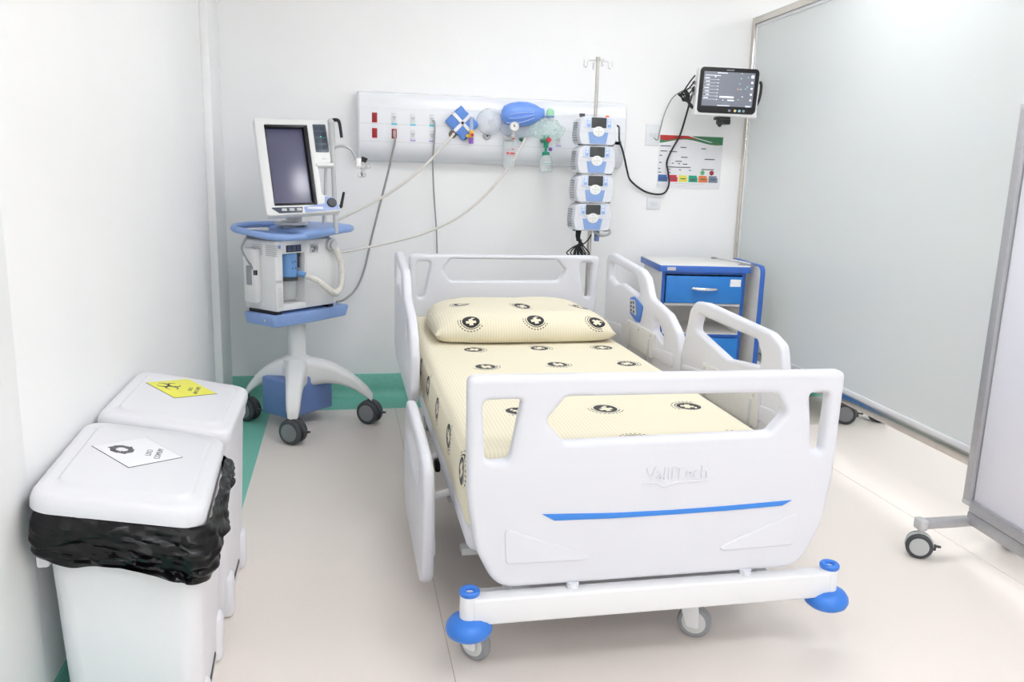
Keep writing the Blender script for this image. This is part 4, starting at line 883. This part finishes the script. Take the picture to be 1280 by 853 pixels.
# ================================================================== BEDSIDE CABINET
CA = -.131; CO = (1.985, 4.435)
ca = thing('bedside_cabinet', (*CO, 0), CA, 'white and blue bedside cabinet with drawer, open shelf and folded overbed board', 'cabinet')
def Cb(name, bm, m, parent=ca, **k): return obj(name, bm, m, parent, world=False, **k)
cw, cdp, top = .235, .225, .862
bm = N(); b2(bm, -.255, .255, -.245, .235, top-.038, top-.004, .002); Cb('top_edge', bm, mat('cabinet_top_blue', (.04, .15, .55), .4, vary=.02))
bm = N(); b2(bm, -.252, .252, -.242, .232, top-.006, top, .001); Cb('top_board', bm, M_CABW)
bm = N(); b2(bm, -cw, -cw+.016, -cdp+.002, .215, .08, top-.038); b2(bm, cw-.016, cw, -cdp+.002, .215, .08, top-.038); b2(bm, -cw, cw, .20, .215, .08, top-.038)
b2(bm, -cw, cw, -cdp+.006, .215, .082, .096); b2(bm, -cw, cw, -cdp+.006, .215, .458, .474); b2(bm, -cw, cw, -cdp+.006, .215, .634, .647); Cb('carcass', bm, M_CABW)
bm = N(); b2(bm, -cw-.001, -cw+.018, -cdp, -cdp+.004, .08, top-.038); b2(bm, cw-.018, cw+.001, -cdp, -cdp+.004, .08, top-.038); b2(bm, -cw+.018, cw-.018, -cdp, -cdp+.004, top-.052, top-.038); b2(bm, -cw+.018, cw-.018, -cdp, -cdp+.004, .458, .474); Cb('front_edging', bm, M_CABEDGE)
bm = N(); b2(bm, -cw+.022, cw-.022, -cdp-.016, -cdp+.002, .652, top-.060, .0015); b2(bm, -cw+.03, cw-.03, -cdp, .18, .66, .74); dr = Cb('drawer', bm, M_CABBLUE)
bm = N(); tube(bm, [(-.072, -cdp-.016, .735), (-.062, -cdp-.030, .735), (0, -cdp-.040, .733), (.062, -cdp-.030, .733), (.072, -cdp-.016, .733)], .0085, 10, 6, rf=lambda t: .55+.6*math.sin(PI*t)); tag(Cb('handle', bm, M_CHROME, dr, ang=60), 'chrome bow handle')
bm = N(); b2(bm, .145, .205, -cdp-.0175, -cdp-.0155, .748, .788); Cb('sticker', bm, M_PAPER, dr)
bm = N(); b2(bm, -.215, -.168, -.2465, -.2445, top-.030, top-.012); pl_ = Cb('name_plate', bm, M_LGREY)
bm = N(); b2(bm, -cw+.020, cw-.020, -cdp-.014, -cdp+.002, .09, .455, .0015); Cb('door', bm, M_CABBLUE)
for sx in (-1, 1):
    for sy in (-1, 1):
        p = ORG[ca.name] @ Vector((sx*.20, sy*.18, 0)); caster(ca, p.x, p.y, .035, .3, .085, 'twin', .014, M_GREY, M_DARK, M_DARK, False)
# folded overbed board on the right flank
bd = plate(fillet([(-.29, .14), (.17, .14), (.17, .865), (-.29, .865)], [.02, .02, .03, .045], 5), [], .022, .002, axes((.305, 0, 0), (0, 1, 0), (0, 0, 1)), 1)
ob = Cb('overbed_board', bd, M_CABW)
o3 = fillet([(-.296, .134), (.176, .134), (.176, .871), (-.296, .871)], [.024, .024, .034, .05], 5); i3 = fillet([(-.289, .141), (.169, .141), (.169, .864), (-.289, .864)], [.02, .02, .03, .045], 5)
Cb('board_edging', plate(o3, [i3], .026, .002, axes((.305, 0, 0), (0, 1, 0), (0, 0, 1)), 1), mat('board_edge_blue', (.03, .13, .50), .4, vary=.02), ob)
bm = N(); b2(bm, .2, .33, -.20, -.186, top-.001, top+.006, .002); b2(bm, .16, .20, .15, .18, top-.001, top+.010, .003); b2(bm, .225, .265, -.20, -.14, top-.001, top+.009, .003); Cb('hinge', bm, M_GREY)
bm = N(); tube(bm, [(.18, .165, top+.008), (.24, -.05, top+.010), (.275, -.19, top+.008)], .006, 8, 4); Cb('hinge_rod', bm, M_CHROME)
bm = N(); cyl(bm, (.265, .02, .10), (.265, .02, .86), .014, seg=14); Cb('lift_post', bm, M_LGREY)
bm = N(); b2(bm, .236, .295, -.02, .06, .55, .60, .004); b2(bm, .236, .295, -.02, .06, .20, .25, .004); Cb('post_bracket', bm, M_LGREY)

# ================================================================== GLASS PARTITION (slightly splayed) AND TROLLEY BEHIND IT
GX = lambda y: 2.43-.035*(YB-y)
gp = thing('glass_partition', (GX(3), 3.0, 0), 0, 'frosted greenish glass partition in slim stainless frame', 'glass partition')
ga = math.atan(.035); GY1 = .2; GL = (YB-GY1)/math.cos(ga)
MG_ = axes((GX(YB), YB, 0), Vector((-math.sin(ga), -math.cos(ga), 0)), Vector((0, 0, 1)))     # local x runs from the back wall towards the door, z points into the room's other side
Z0g, Z1g = .285, 2.275
def gb(name, x0, x1, z0, z1, t0, t1, m, bev=.002):
    bm = N(); b2(bm, x0, x1, z0, z1, t0, t1, bev, 2, MG_); return obj(name, bm, m, gp)
gb('wall_post', .002, .042, 0, Z1g+.002, -.022, .022, M_STAIN)
gb('end_post', GL-.04, GL, 0, Z1g+.002, -.022, .022, M_STAIN)
gb('top_rail', .042, GL-.04, Z1g-.038, Z1g, -.022, .022, M_STAIN)
gb('bottom_rail', .042, GL-.04, Z0g, Z0g+.046, -.022, .022, M_STAIN)
MEDGE = mat('glazing_bead', (.80, .80, .82), .35, vary=.01)
gb('glazing_bead', .042, GL-.04, Z0g+.046, Z0g+.070, -.014, .014, MEDGE); gb('glazing_bead', .042, GL-.04, Z1g-.056, Z1g-.038, -.014, .014, MEDGE); gb('glazing_bead', .042, .054, Z0g+.07, Z1g-.056, -.014, .014, MEDGE); gb('glazing_bead', GL-.052, GL-.04, Z0g+.07, Z1g-.056, -.014, .014, MEDGE)
mg = bpy.data.materials.new('frosted_glass'); mg.use_nodes = True; nt = mg.node_tree; nt.nodes.remove(nt.nodes['Principled BSDF'])
df = nt.nodes.new('ShaderNodeBsdfDiffuse'); df.inputs[0].default_value = (.93, .955, .955, 1)
tl = nt.nodes.new('ShaderNodeBsdfTranslucent'); tl.inputs[0].default_value = (.96, .985, .98, 1)
gl = nt.nodes.new('ShaderNodeBsdfGlossy'); gl.inputs['Roughness'].default_value = .06
nz = nt.nodes.new('ShaderNodeTexNoise'); nz.inputs['Scale'].default_value = 1.5; mr = nt.nodes.new('ShaderNodeMapRange'); mr.inputs['To Min'].default_value = .48; mr.inputs['To Max'].default_value = .52; nt.links.new(nz.outputs[0], mr.inputs[0])
m1 = nt.nodes.new('ShaderNodeMixShader'); nt.links.new(mr.outputs[0], m1.inputs[0]); nt.links.new(df.outputs[0], m1.inputs[1]); nt.links.new(tl.outputs[0], m1.inputs[2])
fr = nt.nodes.new('ShaderNodeFresnel'); fr.inputs[0].default_value = 1.4
m2 = nt.nodes.new('ShaderNodeMixShader'); nt.links.new(fr.outputs[0], m2.inputs[0]); nt.links.new(m1.outputs[0], m2.inputs[1]); nt.links.new(gl.outputs[0], m2.inputs[2]); nt.links.new(m2.outputs[0], nt.nodes['Material Output'].inputs[0])
bm = N(); t = bmesh.new(); A = [MG_ @ Vector(p) for p in ((.05, Z0g+.066, .001), (GL-.048, Z0g+.066, .001), (GL-.048, Z1g-.052, .001), (.05, Z1g-.052, .001))]
B_ = [p+(MG_.to_3x3() @ Vector((0, 0, .006))) for p in A]; loft(t, [A, B_]); merge(bm, t); obj('glass_pane', bm, mg, gp)
# trolley base seen under the glass
tr = thing('trolley', (2.80, 4.38, 0), .06, 'low trolley with grey casters standing behind the glass partition', 'trolley')
bm = N()
for x in (-.13, .17): b2(bm, x-.022, x+.022, -.45, .30, .135, .185, .006)
for y in (-.42, .27): b2(bm, -.13, .17, y-.02, y+.02, .137, .183, .006)
obj('frame', bm, M_LGREY, tr, world=False)
bm = N(); b2(bm, -.15, .19, -.40, .28, .185, .21, .008); obj('deck', bm, M_CABW, tr, world=False)
for x in (-.06, .16):
    for y in (-.40, .26):
        p = ORG[tr.name] @ Vector((x, y, 0)); caster(tr, p.x, p.y, .06, .95, .14, 'twin', .026, mat('caster_cap_grey', (.2, .21, .235)), M_DARK, M_DARK)

# ================================================================== MOBILE SCREEN
SX = lambda y: 2.252-.09*(2.455-y)
sa_ = math.atan(.09); mb = thing('mobile_screen', (SX(2.0), 2.0, 0), 0, 'white mobile privacy screen in grey aluminium frame on casters', 'screen')
MSR = axes((SX(2.455), 2.455, 0), Vector((-math.sin(sa_), -math.cos(sa_), 0)), Vector((0, 0, 1)))
SL = 1.15
def sb(name, x0, x1, z0, z1, t0, t1, m, bev=.003, par=mb):
    bm = N(); b2(bm, x0, x1, z0, z1, t0, t1, bev, 2, MSR); return obj(name, bm, m, par)
for x in (0, SL-.04):
    p = sb('side_post', x, x+.040, .185, 1.606, -.022, .022, M_ALU, .006)
    for z in (.185, 1.585): sb('post_cap', x-.001, x+.041, z, z+.022, -.0225, .0225, M_LGREY, .005, p)
    sb('groove', x+.018, x+.020, .21, 1.58, -.0228, -.021, M_GREY, 0, p)
sb('hinge_clip', -.005, .004, 1.47, 1.495, -.014, .010, M_GREY)
sb('hinge_clip', -.005, .004, .40, .425, -.014, .010, M_LGREY)
sb('bottom_rail', .036, SL-.036, .165, .21, -.020, .020, M_ALU, .008); sb('top_rail', .036, SL-.036, 1.56, 1.60, -.020, .020, M_ALU, .008)
sb('lower_beam', .03, SL-.03, .118, .165, -.016, .016, M_ALU, .004)
sb('panel', .038, SL-.038, .205, 1.565, -.006, .006, M_SCREENW, .001)
sb('panel_seal', .040, .044, .21, 1.56, -.009, .009, M_GREY, .001)
for yy in (2.425, 1.42):
    xc = SX(yy)
    bm = N(); b2(bm, xc-.195, xc+.195, yy-.020, yy+.020, .108, .142, .010, 3); ft = obj('foot_bar', bm, M_ALU, mb)
    for s in (-1, 1):
        bm = N(); b2(bm, xc+s*.205-.016, xc+s*.205+.016, yy-.023, yy+.023, .104, .146, .008, 3); obj('foot_cap', bm, M_LGREY, ft)
        caster(mb, xc+s*.205, yy-.005, .046, .95, .11, 'twin', .017, mat('caster_pale_cap', (.50, .52, .51), .45, vary=.02), M_DARK, mat('caster_pale_body', (.55, .58, .56), .4, vary=.02) if s < 0 else M_DARK)

# ================================================================== WASTE BINS
TL = .196
def bin_(ox, oy, rz, label, kind):
    b = thing('waste_bin', (ox, oy, 0), rz, label, 'bin', None); G_ = lambda n, m_, mm, par=b, **k: obj(n, m_, mm, par, world=False, **k)
    zc = .598                                               # height of the tilted rim at the bin's middle
    sl = lambda x: zc-math.tan(TL)*x
    rings = []
    for f, w_, d_, r_ in ((0, .262, .40, .04), (.02, .27, .41, .045), (.5, .292, .44, .045), (.93, .31, .465, .045), (.932, .325, .482, .05), (1, .328, .486, .05)):
        rings.append([Vector((x, y, sl(x)*f)) for x, y in rrect(w_, d_, r_, 6)])
    bm = N(); loft(bm, rings); body = G_('body', bm, M_BIN2, ang=50)
    # plinth feet either side of the pedal
    for s in (-1, 1):
        bm = N(); b2(bm, .09, .152, s*.155-.035, s*.155+.035, 0, .13, .016, 3); G_('plinth_foot', bm, M_BIN2, body)
    bm = N(); b2(bm, .112, .140, -.085, .085, .045, .062, .005); b2(bm, .05, .13, -.03, .03, .03, .055, .004); tag(G_('pedal', bm, M_BLACK), 'black foot pedal')
    for s in (-1, 1):
        bm = N(); b2(bm, -.174, -.148, s*.17-.05, s*.17+.05, .48, .60, .006); G_('hinge_bracket', bm, M_BIN2, body)
    # lid: tilted slab with rolled edge and raised plateau
    ML_ = Matrix.Translation((0, 0, .62)) @ Matrix.Rotation(TL, 4, 'Y')
    rg = [[Vector((x, y, z)) for x, y in rrect(w_, d_, r_, 7)] for w_, d_, r_, z in ((.330, .488, .04, -.028), (.350, .512, .05, -.030), (.352, .514, .05, -.012), (.346, .508, .05, .004), (.334, .496, .05, .011), (.31, .472, .05, .0135), (.278, .416, .045, .0125), (.270, .408, .042, .019), (.260, .398, .04, .020))]
    bm = N(); loft(bm, rg); bm.transform(ML_); lid = G_('lid', bm, M_BIN, ang=60)
    SM = ML_ @ Matrix.Translation((-.015 if kind == 'common' else -.016, .035 if kind == 'common' else .085, .0205))
    hd = .103 if kind == 'common' else .106
    sq = lambda h: [(h, 0), (0, h*1.08), (-h, 0), (0, -h*1.08)]
    G_('sticker_border', plate(sq(hd), [], .0008, .0001, SM, 1), M_INKG, lid)
    stk = G_('sticker', plate(sq(hd-.0022), [], .0008, .0001, SM @ Matrix.Translation((0, 0, .0006)), 1), M_PAPER if kind == 'common' else M_YPAPER, lid)
    TM = SM @ Matrix.Translation((0, 0, .0013)) @ Matrix.Rotation(PI/2, 4, 'Z')       # text reads from the pedal side
    if kind == 'common':
        for k in range(3):
            R_ = TM @ Matrix.Translation((0, .036, 0)) @ Matrix.Rotation(k*2*PI/3+.25, 4, 'Z')
            arw = [(-.026, .012), (-.012, .026), (.006, .026), (.010, .031), (.020, .016), (.004, .008), (.006, .013), (-.006, .013), (-.015, .004)]
            G_('recycling_arrow', plate(arw, [], .0005, .0001, R_, 1), M_INKG, lid)
        G_('lettering', text('LIXO', .019, TM @ Matrix.Translation((0, -.026, 0)), .0002), M_INKG, lid); G_('lettering', text('COMUM', .019, TM @ Matrix.Translation((0, -.048, 0)), .0002), M_INKG, lid)
    else:
        def arcp(cx, cy, r0, r1, a0, a1, n=14, off=0):
            o1 = [(cx+r1*math.cos(a0+(a1-a0)*i/n), cy+r1*math.sin(a0+(a1-a0)*i/n)) for i in range(n+1)]
            i1 = [(cx+off+r0*math.cos(a1+(a0-a1)*i/n), cy+r0*math.sin(a1+(a0-a1)*i/n)) for i in range(n+1)]
            return o1+i1
        for k in range(3):
            R_ = TM @ Matrix.Translation((0, .036, 0)) @ Matrix.Rotation(k*2*PI/3+PI/2, 4, 'Z')
            cr = arcp(.0185, 0, .0155, .020, .55, 2*PI-.55, 18, .0035)
            G_('biohazard_crescent', plate(cr, [], .0005, .0001, R_, 1), M_INKG, lid)
            G_('biohazard_arc', plate(arcp(0, 0, .0155, .0185, -.42+PI/3, .42+PI/3, 8), [], .0005, .0001, R_, 1), M_INKG, lid)
        G_('lettering', text('LIXO', .017, TM @ Matrix.Translation((0, -.026, 0)), .0002), M_INKG, lid); G_('lettering', text('INFECTANTE', .017, TM @ Matrix.Translation((0, -.046, 0)), .0002, sx=.82), M_INKG, lid)
    return b
b1 = bin_(-.480, 1.99, .045, 'white pedal bin with black liner and white LIXO COMUM recycling sticker', 'common')
b2_ = bin_(-.486, 2.535, 0, 'white pedal bin with yellow LIXO INFECTANTE biohazard sticker on its lid', 'infect')
# crumpled liner around the rim of the near bin
bm = N(); n = 260; rows = []
base = rrect(.336, .494, .05, 8); per = [0]
for p, q in zip(base, base[1:]+base[:1]): per.append(per[-1]+math.hypot(q[0]-p[0], q[1]-p[1]))
RIM = []
for i in range(n):
    s = per[-1]*i/n; j = max(k for k in range(len(base)) if per[k] <= s); fr_ = (s-per[j])/max(1e-9, per[j+1]-per[j]); p, q = base[j], base[(j+1) % len(base)]
    RIM.append((p[0]*(1-fr_)+q[0]*fr_, p[1]*(1-fr_)+q[1]*fr_))
M1 = ORG[b1.name]
for k in range(27):
    f = k/26; row = []
    for i in range(n):
        a = i/n; x, y = RIM[i]
        nx, ny = x/.168, y/.247; L = math.hypot(nx, ny); nx, ny = nx/L, ny/L
        drop = (.090+.022*noise.noise(Vector((a*9, 1.7, 0)))+.030*max(0, -y/.25)*max(0, x/.17)+.012*max(0, -y/.25))*(1-.45*max(0, x/.17)*max(0, (y+.12)/.37))
        bulge = .004+.022*math.sin(PI*min(1, f*1.08))*(.7+.6*noise.noise(Vector((a*7, f*1.2, 4))))+.030*abs(noise.noise(Vector((a*10+f*2.5, f*3.4, 0))))*(.15+f)+.020*abs(noise.noise(Vector((a*21-f*3, f*5.5, 9))))*(.3+f)+.005*noise.noise(Vector((a*45, f*10, 5)))
        bulge = max(bulge, .002)
        k_ = min(1, max(0, (-nx-.45)/.5)); bulge *= 1-.8*k_*k_*(3-2*k_)
        if y < -.2 and x < -.08: bulge += .016*math.sin(PI*f)*min(1, (-.08-x)/.06)*min(1, (-.2-y)/.03)
        row.append(Vector((x+nx*bulge, y+ny*bulge, .590-math.tan(TL)*x-f*drop+.004*noise.noise(Vector((a*40, f*6, 2))))))
    rows.append(row)
R_ = [[bm.verts.new(p) for p in r] for r in rows]
for a, b in zip(R_, R_[1:]):
    for i in range(n): bm.faces.new((a[i], a[(i+1) % n], b[(i+1) % n], b[i]))
obj('bin_liner', bm, M_BINBAG, b1, world=False, ang=50)
